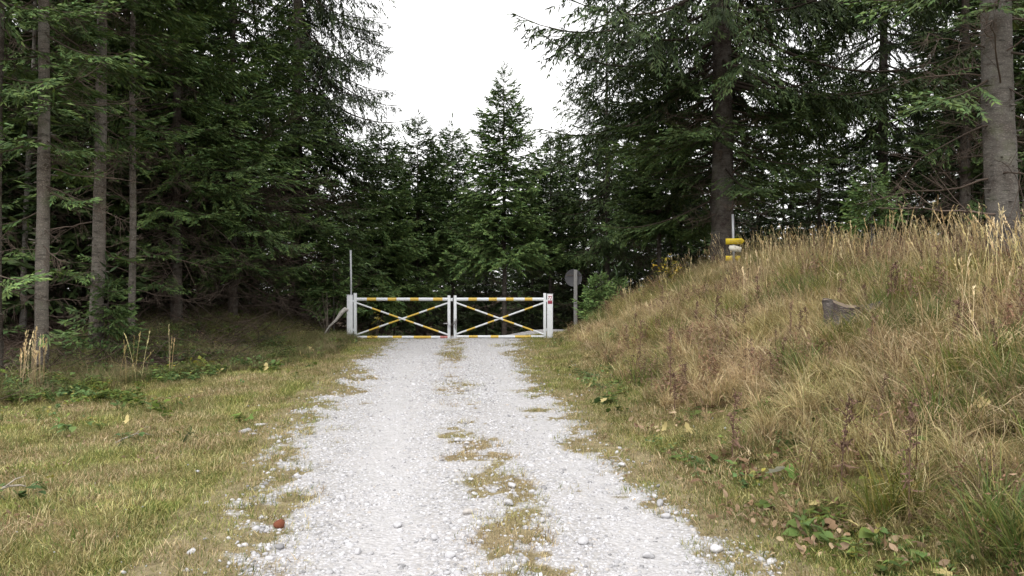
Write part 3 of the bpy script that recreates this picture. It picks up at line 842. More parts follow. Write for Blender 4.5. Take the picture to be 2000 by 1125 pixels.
# chain with padlock round the two latch stiles
ch = empty('chain', (gx(883), GY, gzv(627))); tag(ch, 'rusty chain and padlock tying the two striped gate leaves together', 'chain')
def link_ring(cx, cy, cz, ang, tilt, parent):
    th = np.linspace(0, 2 * np.pi, 15)
    p_ = np.stack([.030 * np.cos(th), np.zeros_like(th), .019 * np.sin(th)], -1)
    mtx = np.array(Matrix.Rotation(ang, 3, 'Y') @ Matrix.Rotation(tilt, 3, 'X'))
    v, t = tube(p_, np.full(15, .0055), 6); mb = MB(); mb.add(v @ mtx.T + [cx, cy, cz], t, (.2, .2, .2))
    link('chain_link', mb.mesh('chain_link', M['dark_metal'], True), parent)
for k in range(9):
    f = k / 8
    link_ring(-.13 + .25 * f, -.062, -.05 + .09 * f - .08 * math.sin(f * 3.14), -.4 + .8 * f, 1.57 * (k % 2), ch)
for k in range(4): link_ring(.09 + .01 * (k % 2), -.062, -.05 - .045 * k, 1.57, 1.57 * (k % 2) , ch)
part_box('padlock', -.10, -.03, -.095, -.055, -.12, -.05, M['galv'], ch, .008)
# stay of the old barrier leaning on the post
e = empty('broken_branch', (gx(646), GY - .15, h1(gx(646), GY - .15))); tag(e, 'bleached broken branch leaning against the gate post with the pole', 'branch')
pp = np.array([[0, 0, gzv(636) - h1(gx(646), GY - .15)], [.16, .02, gzv(625) - h1(gx(646), GY - .15)], [.30, .05, gzv(610) - h1(gx(646), GY - .15)], [.40, .06, gzv(603) - h1(gx(646), GY - .15)], [.47, .08, gzv(605) - h1(gx(646), GY - .15)]])
pp = np.concatenate([[[-.22, -.02, .0]], pp]); mb = MB(); v, t = tube(pp, [.018, .022, .035, .055, .06, .03], 8, True); mb.add(v, t, (.42, .40, .37)); link('stem', mb.mesh('stem', M['wood_grey'], True), e)

# ------------------------------------------------------------------ round sign seen from behind
SY = 26.0; ss = 1570 / SY
sx = (1124 - 1000) / ss; sz = h1(sx, SY)
e = empty('road_sign', (sx, SY, sz)); tag(e, 'round road sign seen from its grey back on a weathered square post', 'sign')
o = part_box('post', -.057, .057, -.04, .04, -.3, 2.24 - sz, M['wood_grey'], e, .006)
o.data.attributes['Col'].data.foreach_set('color', np.tile([.25, .245, .24, 1], len(o.data.vertices)).astype(np.float32))
th = np.linspace(0, 2 * np.pi, 40, endpoint=False); rr = .28
mb = MB(); cz = 1.975 - sz
ring = lambda r, y: np.stack([r * np.cos(th) - .062, np.full(40, y), r * np.sin(th) + cz], -1)
v = np.concatenate([ring(rr - .012, .062), ring(rr, .056), ring(rr, .070), ring(rr - .012, .066), [[-.062, .062, cz], [-.062, .066, cz]]])
k = np.arange(40); k1 = (k + 1) % 40
tt = [np.stack([np.full(40, 160), k, k1], -1), np.stack([np.full(40, 161), 120 + k1, 120 + k], -1)]
for a in (0, 40, 80): tt += [np.stack([a + k, a + 40 + k, a + 40 + k1], -1), np.stack([a + k, a + 40 + k1, a + k1], -1)]
mb.add(v, np.concatenate(tt), (.2, .2, .2))
M['sign_back'] = metal_mat('sign_back', (.075, .075, .082), .6, .1)
link('disc', mb.mesh('disc', M['sign_back']), e)
part_box('bracket', -.062 - .24, -.062 + .24, .040, .058, cz + .075, cz + .10, M['dark_metal'], e, .003)

# ------------------------------------------------------------------ trail signpost on the bank
TY = 20.0; ts = 1570 / TY
tx = (1432 - 1000) / ts; tz = h1(tx, TY)
e = empty('trail_signpost', (tx, TY, tz)); tag(e, 'grey signpost with yellow arrow board and whitish board on the grassy bank', 'signpost')
zv = lambda v: 1.65 - (v - 562) / ts - tz
mb = MB(); v, t = tube([[.035, 0, -.3], [0, 0, zv(465)], [-.012, 0, zv(418)]], [.03, .03, .03], 10, True); mb.add(v, t, (.4, .4, .4)); link('pole', mb.mesh('pole', M['galv'], True), e)
def arrow(name, pts, y0, y1, mat, parent):
    pts = np.array(pts, float); n = len(pts); mb = MB()
    v = np.concatenate([np.stack([pts[:, 0], np.full(n, y0), pts[:, 1]], -1), np.stack([pts[:, 0], np.full(n, y1), pts[:, 1]], -1)])
    t = [(0, i, i + 1) for i in range(1, n - 1)] + [(n, n + i + 1, n + i) for i in range(1, n - 1)]
    for i in range(n):
        j = (i + 1) % n; t += [(i, n + i, n + j), (i, n + j, j)]
    mb.add(v, t, (.5, .5, .5))
    return link(name, mb.mesh(name, mat), parent)
xv = lambda u: (u - 1432) / ts
ya = arrow('yellow_arrow_board', [(xv(1416.5), zv(465.5)), (xv(1416.5), zv(477)), (xv(1448), zv(476.5)), (xv(1453.5), zv(470)), (xv(1448), zv(465))], -.05, -.036, M['sign_yellow'], e)
for (u0, u1, v0) in [(1424, 1434, 470), (1435, 1446, 470), (1424, 1429, 473), (1430, 1440, 473), (1441, 1445, 473)]:
    part_box('lettering', xv(u0), xv(u1), -.0525, -.0495, zv(v0) - .008, zv(v0) + .008, M['ink'], ya, .001)
arrow('white_board', [(xv(1424), zv(479)), (xv(1422.2), zv(483.5)), (xv(1425), zv(489)), (xv(1431), zv(490.5)), (xv(1446), zv(492.5)), (xv(1447.5), zv(482.5)), (xv(1434), zv(479))], -.05, -.036, M['sign_white'], e)
arrow('yellow_lower_board', [(xv(1418), zv(499)), (xv(1418), zv(509)), (xv(1447), zv(509)), (xv(1447), zv(499))], .034, .046, M['sign_yellow'], e)

# ------------------------------------------------------------------ stump
sy = 9.4; sx = U(1652, sy); zg = h1(sx, sy) + .06
e = empty('tree_stump', (sx, sy, zg)); e.scale = (1.12, 1.12, .8); tag(e, 'weathered grey tree stump with cut top among the bank grass', 'stump')
nr = 26; th = np.linspace(0, 2 * np.pi, nr, endpoint=False); rg = np.random.default_rng(5)
mb = MB(); lob = 1 + .10 * np.sin(3 * th + 1) + .06 * np.sin(7 * th) + .04 * rg.normal(0, 1, nr)
rows = []
for z, r in [(-.35, .30), (-.05, .26), (.1, .225), (.22, .22), (.33, .235)]:
    rj = r * lob * (1 + .03 * rg.normal(0, 1, nr))
    tilt = (.07 * np.cos(th - 2.6) + .03 * np.sin(4 * th)) if z > .3 else 0
    rows.append(np.stack([rj * np.cos(th), rj * np.sin(th), np.full(nr, z) + tilt], -1))
v = np.concatenate(rows); i = np.arange(4)[:, None] * nr; k = np.arange(nr)[None]; k1 = (k + 1) % nr
t = np.concatenate([np.stack([i + k, i + k1, i + nr + k1], -1).reshape(-1, 3), np.stack([i + k, i + nr + k1, i + nr + k], -1).reshape(-1, 3)])
mb.add(v, t, (.3, .27, .25)); M['bark_stump'] = bark_mat('bark_stump', (.085, .066, .064), (.20, .165, .16), .1)
link('bark', mb.mesh('bark', M['bark_stump'], True), e)
mb = MB(); top = rows[-1] * [.97, .97, 1] - [0, 0, .012]; v = np.concatenate([top, [[0, 0, .33]]]); k = np.arange(nr)
mb.add(v, np.stack([k, (k + 1) % nr, np.full(nr, nr)], -1), (.20, .155, .115)); link('cut_top', mb.mesh('cut_top', M['wood_grey']), e)
mb = MB(); v, t = tube([[.14, -.05, .1], [.24, -.08, .28], [.33, -.1, .37]], [.1, .07, .02], 8, True); mb.add(v, t, (.3, .25, .2)); link('splinter', mb.mesh('splinter', M['bark_stump'], True), e)

# ------------------------------------------------------------------ templates for ground cover
def blades(b, n, rad, l0, l1, w, lean, curl, cols, rng, nseg=3, wind=(0, 0), mat=0):
    for _ in range(n):
        r = rad * math.sqrt(rng.random()); a = rng.uniform(0, 6.28)
        base = np.array([r * math.cos(a), r * math.sin(a), -.02])
        az = a + rng.normal(0, 1.0); L = rng.uniform(l0, l1); le = abs(rng.normal(lean, lean * .5)); cu = rng.uniform(.3, 1.5) * curl
        dh = np.array([math.cos(az), math.sin(az), 0]) ; 
        t = np.linspace(0, 1, nseg + 1)
        th = le + cu * t                    # angle from vertical along the blade
        st = L / nseg
        hz = np.concatenate([[0], np.cumsum(np.sin(th[:-1]) * st)]); vz = np.concatenate([[0], np.cumsum(np.cos(th[:-1]) * st)])
        p = base + dh * hz[:, None] + np.array([0, 0, 1]) * vz[:, None] + np.array([wind[0], wind[1], 0]) * (t ** 1.6 * L)[:, None]
        sd = np.array([-dh[1], dh[0], 0]); ro = rng.uniform(-.9, .9); sd = sd * math.cos(ro) + dh * math.sin(ro)
        ww = w * rng.uniform(.7, 1.3) * (1 - t ** 1.5 * .92) / 2
        v = np.concatenate([p - sd * ww[:, None], (p + sd * ww[:, None])[:-1]])
        m = nseg + 1; tr = []
        for i in range(nseg - 1): tr += [(i, i + 1, m + i + 1), (i, m + i + 1, m + i)]
        tr.append((nseg - 1, nseg, m + nseg - 1))
        c = np.array(cols[rng.integers(len(cols))]) * rng.uniform(.75, 1.25)
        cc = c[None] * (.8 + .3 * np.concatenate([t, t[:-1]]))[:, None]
        b.add(v, tr, cc, mat)

def leafshape(b, p, d, nrm, L, w, col, curl=.2, n=3, lob=0):
    """leaf from p along d with midrib, n segments"""
    d = d / np.linalg.norm(d); s = np.cross(d, nrm); s /= np.linalg.norm(s) + 1e-9; u = np.cross(s, d)
    t = np.linspace(0, 1, n + 1)
    mid = p + d * (t * L)[:, None] - u * (curl * L * t * t)[:, None]
    wd = w / 2 * np.sin(np.pi * (t * .9 + .08)) ** .8 * (1 + lob * np.array([(-1) ** k for k in range(n + 1)]))
    le = mid + s * wd[:, None] + u * (wd * .25)[:, None]; re = mid - s * wd[:, None] + u * (wd * .25)[:, None]
    v = np.concatenate([mid, le, re]); m = n + 1; tr = []
    for i in range(n): tr += [(i, i + 1, m + i + 1), (i, m + i + 1, m + i), (i, 2 * m + i, 2 * m + i + 1), (i, 2 * m + i + 1, i + 1)]
    b.add(v, tr, col)

STRAW = [(.58, .445, .265), (.47, .35, .195), (.66, .54, .35), (.41, .29, .16)]
OLIVE = [(.225, .215, .08), (.18, .19, .07), (.27, .245, .095)]
GREEN = [(.12, .175, .045), (.095, .15, .045), (.16, .20, .055)]
BROWN = [(.20, .125, .07), (.15, .095, .06)]
def template_set(name, makers, mats):
    col = bpy.data.collections.new(name)
    for mk in makers:
        b = MB(); mk(b)
        o = bpy.data.objects.new(name + '_piece', b.mesh(name + '_piece', mats)); col.objects.link(o)
    return col

rt_ = np.random.default_rng(3)
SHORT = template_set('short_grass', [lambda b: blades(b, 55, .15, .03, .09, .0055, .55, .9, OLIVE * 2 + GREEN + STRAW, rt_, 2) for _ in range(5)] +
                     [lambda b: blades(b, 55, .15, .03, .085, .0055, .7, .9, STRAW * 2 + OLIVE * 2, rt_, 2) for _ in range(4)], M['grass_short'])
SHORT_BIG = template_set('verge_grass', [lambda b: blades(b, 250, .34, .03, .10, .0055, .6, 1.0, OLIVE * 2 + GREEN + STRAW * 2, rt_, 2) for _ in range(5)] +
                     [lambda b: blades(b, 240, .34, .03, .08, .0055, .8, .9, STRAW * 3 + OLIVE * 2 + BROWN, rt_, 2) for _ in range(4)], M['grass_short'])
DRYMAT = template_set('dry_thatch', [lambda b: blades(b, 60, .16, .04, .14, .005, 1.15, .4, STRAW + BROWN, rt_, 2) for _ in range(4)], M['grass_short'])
def tall_mk(b, a, c2, h):
    for _ in range(5):                      # a few tufts, each fanning from its own crown
        ox, oy = rt_.uniform(-.24, .24), rt_.uniform(-.24, .24); n0 = b.n; k0 = len(b.v); hh = h * rt_.uniform(.6, 1.25)
        blades(b, 22, .06, .2 * hh, .55 * hh, .0075, .5, 1.5, a, rt_, 4, (-.2, -.1))
        blades(b, 16, .10, .1 * hh, .38 * hh, .008, 1.0, 1.0, c2, rt_, 3)
        for q_ in range(k0, len(b.v)): b.v[q_] = b.v[q_] + [ox, oy, 0]
    blades(b, 70, .36, .06, .2, .007, 1.1, .6, c2, rt_, 2)
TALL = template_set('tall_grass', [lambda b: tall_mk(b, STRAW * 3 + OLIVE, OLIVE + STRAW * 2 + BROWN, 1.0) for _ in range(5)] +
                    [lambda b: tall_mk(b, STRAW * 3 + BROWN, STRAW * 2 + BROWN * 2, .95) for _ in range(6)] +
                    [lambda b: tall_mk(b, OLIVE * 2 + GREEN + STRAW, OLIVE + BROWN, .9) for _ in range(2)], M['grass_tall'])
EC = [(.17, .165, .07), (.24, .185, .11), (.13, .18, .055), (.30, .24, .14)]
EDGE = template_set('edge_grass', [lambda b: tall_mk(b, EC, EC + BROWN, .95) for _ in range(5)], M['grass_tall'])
def dryherb_mk(b, n=9):
    for _ in range(n):
        a = rt_.uniform(0, 6.28); r0 = .2 * math.sqrt(rt_.random()); L = rt_.uniform(.18, .5); lx_, ly_ = rt_.normal(0, .2), rt_.normal(0, .2)
        t = np.linspace(0, 1, 4); p = np.stack([r0 * math.cos(a) + lx_ * L * t ** 1.5, r0 * math.sin(a) + ly_ * L * t ** 1.5, L * t - .02], -1)
        c = np.array([(.17, .095, .06), (.22, .135, .08), (.13, .08, .06), (.27, .18, .12)][rt_.integers(4)]) * rt_.uniform(.7, 1.2)
        v, tt = tube(p, np.linspace(.003, .0015, 4), 3); b.add(v, tt, c)
        for k in range(16):
            q_ = np.array([np.interp(rt_.uniform(.25, 1), t, p[:, j]) for j in range(3)]); d = rt_.normal(0, 1, 3)
            leafshape(b, q_ + rt_.normal(0, .012, 3), d, rt_.normal(0, 1, 3), rt_.uniform(.015, .05), rt_.uniform(.008, .018), c * rt_.uniform(.7, 1.6), .4, 2)
DRYHERB = template_set('dry_herbs', [lambda b: dryherb_mk(b) for _ in range(6)], M['leaf'])
SEDGE = template_set('green_sedge', [lambda b: blades(b, 42, .10, .3, .62, .010, .28, 1.15, GREEN * 3 + OLIVE + [(.20, .19, .06)], rt_, 5) for _ in range(4)], M['grass_green'])
def stem_mk(b, n=5, l0=.55, l1=.95, rad=.18):
    for _ in range(n):
        a = rt_.uniform(0, 6.28); r = rt_.uniform(0, rad); L = rt_.uniform(l0, l1)
        lx_, ly_ = rt_.normal(-.12, .16), rt_.normal(0, .12)
        t = np.linspace(0, 1, 6); p = np.stack([r * math.cos(a) + lx_ * L * t ** 1.7, r * math.sin(a) + ly_ * L * t ** 1.7, L * t - .03], -1)
        c = np.array(STRAW[rt_.integers(4)]) * rt_.uniform(.8, 1.25)
        v, tt = tube(p, np.linspace(.0028, .0014, 6), 3); b.add(v, tt, c)
        hp = p[-1]; dd = p[-1] - p[-2]; dd /= np.linalg.norm(dd)
        for k in range(12):
            q_ = hp - dd * rt_.uniform(0, .16) * L; d2 = dd + rt_.normal(0, .28, 3)
            leafshape(b, q_, d2, rt_.normal(0, 1, 3), rt_.uniform(.025, .05), .008, c * 1.05, .1, 2)
STEMS = template_set('seed_stems', [lambda b: stem_mk(b) for _ in range(6)], M['grass_tall'])
def herb_mk(b, n, l0, l1, wf, h, cols, lob=0.0):
    for _ in range(n):
        a = rt_.uniform(0, 6.28); r = rt_.uniform(0, .12); hh = rt_.uniform(.02, h)
        p = np.array([r * math.cos(a), r * math.sin(a), hh]); el = rt_.uniform(-.1, .6)
        az = a + rt_.normal(0, .6)
        d = np.array([math.cos(az) * math.cos(el), math.sin(az) * math.cos(el), math.sin(el)])
        L = rt_.uniform(l0, l1)
        c = np.array(cols[rt_.integers(len(cols))]) * rt_.uniform(.7, 1.3)
        leafshape(b, p, d, np.array([0, 0, 1.]) + rt_.normal(0, .2, 3), L, L * wf, c, rt_.uniform(.05, .5), 4, lob)
        v, tt = tube(np.stack([[r * .3 * math.cos(a), r * .3 * math.sin(a), -.02], p]), [.003, .002], 3); b.add(v, tt, c * .8)
HG = [(.10, .17, .06), (.085, .145, .05), (.13, .19, .06), (.11, .16, .06), (.22, .22, .07)]
HERB = template_set('herbs', [lambda b: herb_mk(b, 10, .05, .10, .75, .12, HG) for _ in range(3)] + [lambda b: herb_mk(b, 14, .05, .12, .32, .2, HG, .12) for _ in range(3)] +
                    [lambda b: herb_mk(b, 8, .09, .15, .85, .12, HG[:3]) for _ in range(2)], M['herb'])
BR = [(.24, .155, .09), (.30, .205, .125), (.17, .10, .062), (.36, .27, .17), (.27, .19, .125)]
def litter_mk(b, n=9, rad=.2):
    for _ in range(n):
        r = rad * math.sqrt(rt_.random()); a = rt_.uniform(0, 6.28); az = rt_.uniform(0, 6.28); el = rt_.normal(0, .35)
        d = np.array([math.cos(az) * math.cos(el), math.sin(az) * math.cos(el), math.sin(el)])
        L = rt_.uniform(.025, .06)
        leafshape(b, np.array([r * math.cos(a), r * math.sin(a), rt_.uniform(.008, .045)]), d, np.array([0, 0, 1.]) + rt_.normal(0, .5, 3), L, L * .65, np.array(BR[rt_.integers(len(BR))]) * rt_.uniform(.7, 1.3), rt_.uniform(-.9, 1.1), 3)
LITTER = template_set('leaf_litter', [lambda b: litter_mk(b) for _ in range(6)], M['leaf'])
def twig_mk(b):
    for _ in range(7):
        a = rt_.uniform(0, 6.28); p0 = np.array([rt_.uniform(-.3, .3), rt_.uniform(-.3, .3), rt_.uniform(0, .06)])
        L = rt_.uniform(.2, .7); d = np.array([math.cos(a), math.sin(a), rt_.uniform(-.05, .5)])
        p_ = p0 + d * np.linspace(0, L, 4)[:, None] + rt_.normal(0, .02, (4, 3))
        v, tt = tube(p_, np.linspace(.007, .002, 4), 3); b.add(v, tt, np.array([.075, .055, .043]) * rt_.uniform(.6, 1.5))
TWIGS = template_set('forest_twigs', [lambda b: twig_mk(b) for _ in range(5)], M['dead'])
def stone_mk(b, seed, flat=.62, sub=1):
    import bmesh
    bm = bmesh.new(); bmesh.ops.create_icosphere(bm, subdivisions=sub, radius=.5)
    r_ = np.random.default_rng(seed); pl = r_.normal(0, 1, (9, 3)); pl /= np.linalg.norm(pl, axis=1)[:, None]; dd = r_.uniform(.26, .44, 9)
    v = np.array([list(x.co) for x in bm.verts]); t = np.array([[x.index for x in f.verts] for f in bm.faces]); bm.free()
    for n_, d_ in zip(pl, dd):
        k = v @ n_; v = v - np.outer(np.maximum(k - d_, 0), n_)
    v = v * [1, r_.uniform(.65, .95), flat * r_.uniform(.75, 1.1)] + r_.normal(0, .008, v.shape)
    b.add(v, t, (.5, .5, .5))
STONES = template_set('gravel', [lambda b, s=s: stone_mk(b, s) for s in range(10)], M['stone'])

_ng = {}
def scatter(name, coll, x, y, rng, smin, smax, tilt=.12, dz=0, label=None, size_pow=1, zoff=None, rz=None, sink=0):
    """one ground-cover object: a mesh of points, each carrying a small tuft or stone"""
    n = len(x)
    z = hgt(x, y) + dz
    me = bpy.data.meshes.new(name)
    me.vertices.add(n)
    sc = (smin + (smax - smin) * rng.random(n) ** size_pow).astype(np.float32)
    if zoff is not None: z = z + zoff
    z = z + sc * sink
    me.vertices.foreach_set('co', np.stack([x, y, z], -1).astype(np.float32).ravel())
    rot = np.stack([rng.normal(0, tilt, n), rng.normal(0, tilt, n), rng.uniform(0, 6.28, n) if rz is None else rng.normal(0, rz, n)], -1).astype(np.float32)
    a = me.attributes.new('rot', 'FLOAT_VECTOR', 'POINT'); a.data.foreach_set('vector', rot.ravel())
    a = me.attributes.new('scl', 'FLOAT', 'POINT'); a.data.foreach_set('value', sc)
    a = me.attributes.new('idx', 'INT', 'POINT'); a.data.foreach_set('value', rng.integers(0, len(coll.objects), n).astype(np.int32))
    o = link(name, me)
    if coll.name not in _ng:
        ng = bpy.data.node_groups.new('scatter_' + coll.name, 'GeometryNodeTree')
        ng.interface.new_socket('Geometry', in_out='INPUT', socket_type='NodeSocketGeometry')
        ng.interface.new_socket('Geometry', in_out='OUTPUT', socket_type='NodeSocketGeometry')
        gi = ng.nodes.new('NodeGroupInput'); go = ng.nodes.new('NodeGroupOutput')
        ip = ng.nodes.new('GeometryNodeInstanceOnPoints'); ci = ng.nodes.new('GeometryNodeCollectionInfo')
        ci.inputs['Collection'].default_value = coll; ci.inputs['Separate Children'].default_value = True; ci.inputs['Reset Children'].default_value = True
        ip.inputs['Pick Instance'].default_value = True
        def na(nm, ty):
            q = ng.nodes.new('GeometryNodeInputNamedAttribute'); q.data_type = ty; q.inputs['Name'].default_value = nm
            return next(s for s in q.outputs if s.name == 'Attribute' and s.enabled)
        ng.links.new(gi.outputs[0], ip.inputs['Points']); ng.links.new(ci.outputs[0], ip.inputs['Instance'])
        ng.links.new(na('idx', 'INT'), ip.inputs['Instance Index']); ng.links.new(na('rot', 'FLOAT_VECTOR'), ip.inputs['Rotation']); ng.links.new(na('scl', 'FLOAT'), ip.inputs['Scale'])
        ng.links.new(ip.outputs[0], go.inputs[0])
        _ng[coll.name] = ng
    md = o.modifiers.new('scatter', 'NODES'); md.node_group = _ng[coll.name]
    tag(o, label, None, None, 'stuff')
    return o

def cand(n, x0, x1, y0, y1, rng, near=0.0):
    """candidate points, denser towards the near end when near > 0"""
    y = y0 + (y1 - y0) * rng.random(n) ** (1 + near)
    x = rng.uniform(x0, x1, n)
    k = np.abs(x) < .70 * y + 1.2
    return x[k], y[k]

rs = np.random.default_rng(2024)
# gravel
x, y = cand(150000, -3.6, 2.2, 3.6, 22, rs, .9)
trk = np.exp(-((np.abs(x - xc(y)) - .85) / .3) ** 2)          # compacted wheel tracks keep fewer loose stones
k = rs.random(len(x)) < grav(x, y) ** .8 * .92 * (1 - .8 * trk * sstep(.2, .5, fbm(x * 1.2, y * .8, 151))) + .004
x, y = x[k], y[k]
far = y > 11
scatter('gravel', STONES, x[~far], y[~far], rs, .012, .05, .35, .018, 'white crushed limestone gravel covering the road', 3.2)
scatter('gravel', STONES, x[far], y[far], rs, .02, .055, .35, .018, 'white crushed limestone gravel on the far stretch of road', 2.5)
x, y = cand(9000, -3.6, 2.4, 3.6, 16, rs, .6)
k = (rs.random(len(x)) < .22 + .5 * (np.abs(x - xc(y)) < .7) + .4 * (edge_d(x, y) < .35)) & (edge_d(x, y) > -.25) & (rs.random(len(x)) < grav(x, y) + .25) & (fbm(x * 1.5, y * 1.5, 47) > .42)
scatter('coarse_gravel', STONES, x[k], y[k], rs, .035, .085, .3, .02, 'coarser white stones strewn between and beside the wheel tracks', 2.6)
# short grass of both verges and the middle strip
x, y = cand(52000, -9, 3.4, 3.4, 23, rs, .5)
g = grav(x, y); gzn = grass_zone(x, y)
tuft = fbm(x * 1.8, y * 1.8, 61, 3)
k = (g < .62) & (rs.random(len(x)) < (.75 + 1.0 * sstep(.3, .55, tuft)) * (gzn > .3)) & (x < toe(y) + .7)
k |= (edge_d(x, y) > .3) & (g < .55) & (rs.random(len(x)) < .8)
k &= edge_d(x, y) > -.75
ks = k & (edge_d(x, y) > .35) & (rs.random(len(x)) < .6)
scatter('strip_grass', DRYMAT, x[ks], y[ks], rs, .35, .75, .12, .008, 'thin straw coloured grass on the strip between the wheel tracks')
k &= ~ks
x, y = x[k], y[k]
scatter('short_grass', SHORT, x, y, rs, .4, 1.1, .15, 0, 'short olive and straw coloured grass growing into the gravel')
x, y = cand(7500, -9.5, 3.4, 3.2, 23, rs, .35)
k = (edge_d(x, y) < -.38) & (grass_zone(x, y) > .3) & (x < toe(y) + .6)
scatter('verge_grass', SHORT_BIG, x[k], y[k], rs, .6, 1.25, .08, 0, 'short olive and straw coloured grass on the road verges')
x, y = cand(4500, -8.5, 3.0, 3.4, 22, rs, .5)
k = (grav(x, y) < .5) & (grass_zone(x, y) > .4) & (fbm(x * .9, y * .9, 71, 3) > .47) & (x < toe(y) + .5)
scatter('dry_thatch', DRYMAT, x[k], y[k], rs, .5, 1.1, .1, .005, 'flattened dry straw between the short grass')
# tall bank grass
x, y = cand(8500, 1.0, 13, 3.2, 26, rs, .4)
d = x - toe(y)
k = (d > np.where(y < 7.5, .1, .4) + (fbm(x * 2, y * 2, 81) - .5) * .7) & (d < 6.6 + .18 * np.clip(21 - y, 0, 10)) & (rs.random(len(x)) < .35 + .65 * sstep(.3, 1.2, d))
k &= ~((np.abs(x - 5.5) < .45) & (y > 18) & (y < 20.3) & (rs.random(len(x)) < .6))
k &= ~(((x - 1.88) ** 2 / .16 + (y - 6.6) ** 2 / .2 < 1) | ((x - 1.98) ** 2 / .07 + (y - 6.15) ** 2 / .07 < 1))
x, y = x[k], y[k]; d = d[k]
sc = .45 + .55 * sstep(.3, 2.2, d)
a_ = rs.random(len(x)) < sc
scatter('tall_grass', TALL, x[a_], y[a_], rs, .5, 1.1, .16, 0, 'tall dry straw and olive grass covering the bank', rz=1.1)
scatter('bank_grass', TALL, x[~a_], y[~a_], rs, .35, .68, .16, 0, 'lower dry grass at the foot of the bank', rz=.9)
x, y = cand(7000, 1.6, 9, 3.3, 21, rs, 1.4)
d = x - toe(y); pch = fbm(x * .8, y * .8, 91, 3)
k = (d > .25) & (d < 5.5) & (rs.random(len(x)) < sstep(.5, .68, pch + .24 * sstep(8, 4, y))*.8)
scatter('green_sedge', SEDGE, x[k], y[k], rs, .55, 1.05, .12, 0, 'green arching sedge blades between the dry bank grass')
x, y = cand(3400, 1.8, 13, 4.0, 24, rs, .2)
d = x - toe(y)
k = (d > 1.2) & (rs.random(len(x)) < sstep(1, 5, d) * .30 + .04)
scatter('seed_stems', STEMS, x[k], y[k], rs, .6, 1.1, .1, 0, 'thin dry seed stems standing above the bank grass', rz=.6)
x, y = cand(4200, 1.4, 13, 4.0, 24, rs, .3)
d = x - toe(y)
k = (d > .3) & (rs.random(len(x)) < .6 * sstep(.48, .64, fbm(x * 1.1, y * 1.1, 141, 3)))
scatter('dry_herbs', DRYHERB, x[k], y[k], rs, .6, 1.25, .15, .02, 'withered reddish brown herbs mixed into the bank grass')
# herbs
x, y = cand(13000, -9.5, -2.6, 5, 23, rs, .2)
e_ = -edge_d(x, y); pch = fbm(x * 1.1, y * 1.1, 101, 3)
inz = (x < -4.0 + .9 * (1 - sstep(15, 19, y)) * -1) & (x > -8.6)
k = (e_ > .7) & (rs.random(len(x)) < np.where(inz & (y > 10.5), .85 * sstep(.36, .54, pch), .07 * sstep(.4, .6, pch)))
k &= (y > 9) | (rs.random(len(x)) < .3)
scatter('verge_herbs', HERB, x[k], y[k], rs, .3, .75, .25, .06, 'green leafy herbs along the forest edge of the verge')
x, y = cand(3500, .6, 4.2, 3.6, 21, rs, .6)
d = x - toe(y)
k = (d > -.25) & (d < 1.3) & (rs.random(len(x)) < .4 * sstep(.42, .6, fbm(x, y, 111, 3)) * (1 + (y > 7)))
scatter('bank_herbs', HERB, x[k], y[k], rs, .35, .8, .2, 0, 'small green and yellowing herbs at the foot of the bank')
x, y = cand(3600, -10, -3.9, 9.5, 22.5, rs, .1)
k = (x < -3.9 - 2.6 * (1 - sstep(10.5, 17, y))) & (x > -8.8) & (fbm(x * 1.3, y * 1.3, 131, 3) > .43)
scatter('edge_grass', EDGE, x[k], y[k], rs, .35, .75, .25, 0, 'rough brownish grass along the shaded forest edge')
# leaf litter on the right foot of the bank, twigs on the forest floor
x, y = cand(2600, 1.0, 3.6, 3.8, 9, rs, .4)
d = x - toe(y)
k = (d > -.5) & (d < .9) & (rs.random(len(x)) < sstep(.45, .62, fbm(x * 1.4, y * 1.4, 121, 3)) * .13)
scatter('leaf_litter', LITTER, x[k], y[k], rs, .7, 1.3, .15, .01, 'curled brown fallen leaves strewn along the foot of the bank')
x, y = cand(2600, -9, 2.6, 3.4, 18, rs, .3)
k = (edge_d(x, y) < .1) & (x < toe(y) + .2) & (rs.random(len(x)) < .55 * sstep(.4, .6, fbm(x * .9, y * .9, 161, 3)))
scatter('verge_litter', LITTER, x[k], y[k], rs, .35, .7, .15, .012, 'small dry leaf scraps scattered over the verge grass')
x, y = cand(2600, -16, -4.6, 9, 30, rs, 0)
k = grass_zone(x, y) < .6
scatter('forest_twigs', TWIGS, x[k], y[k], rs, .7, 1.6, .2, 0, 'dead twigs and brush littering the dark forest floor')
x, y = cand(3000, -9, -4.4, 15, 24, rs, 0)
k = (x < -4.9)
scatter('brush_grass', EDGE, x[k][:900], y[k][:900], rs, .4, .8, .2, 0, 'brown grass and brush on the mound under the dark spruces')

# ------------------------------------------------------------------ individual plants, stones, leaves
def dup(root, loc, rz, sc, label=None):
    r_ = root.copy(); C.objects.link(r_); r_.location = loc; r_.rotation_euler = (0, 0, rz); r_.scale = (sc, sc, sc)
    if label: r_['label'] = label
    for chd in [c for c in bpy.data.objects if c.parent == root]:
        c = chd.copy(); C.objects.link(c); c.parent = r_
    return r_

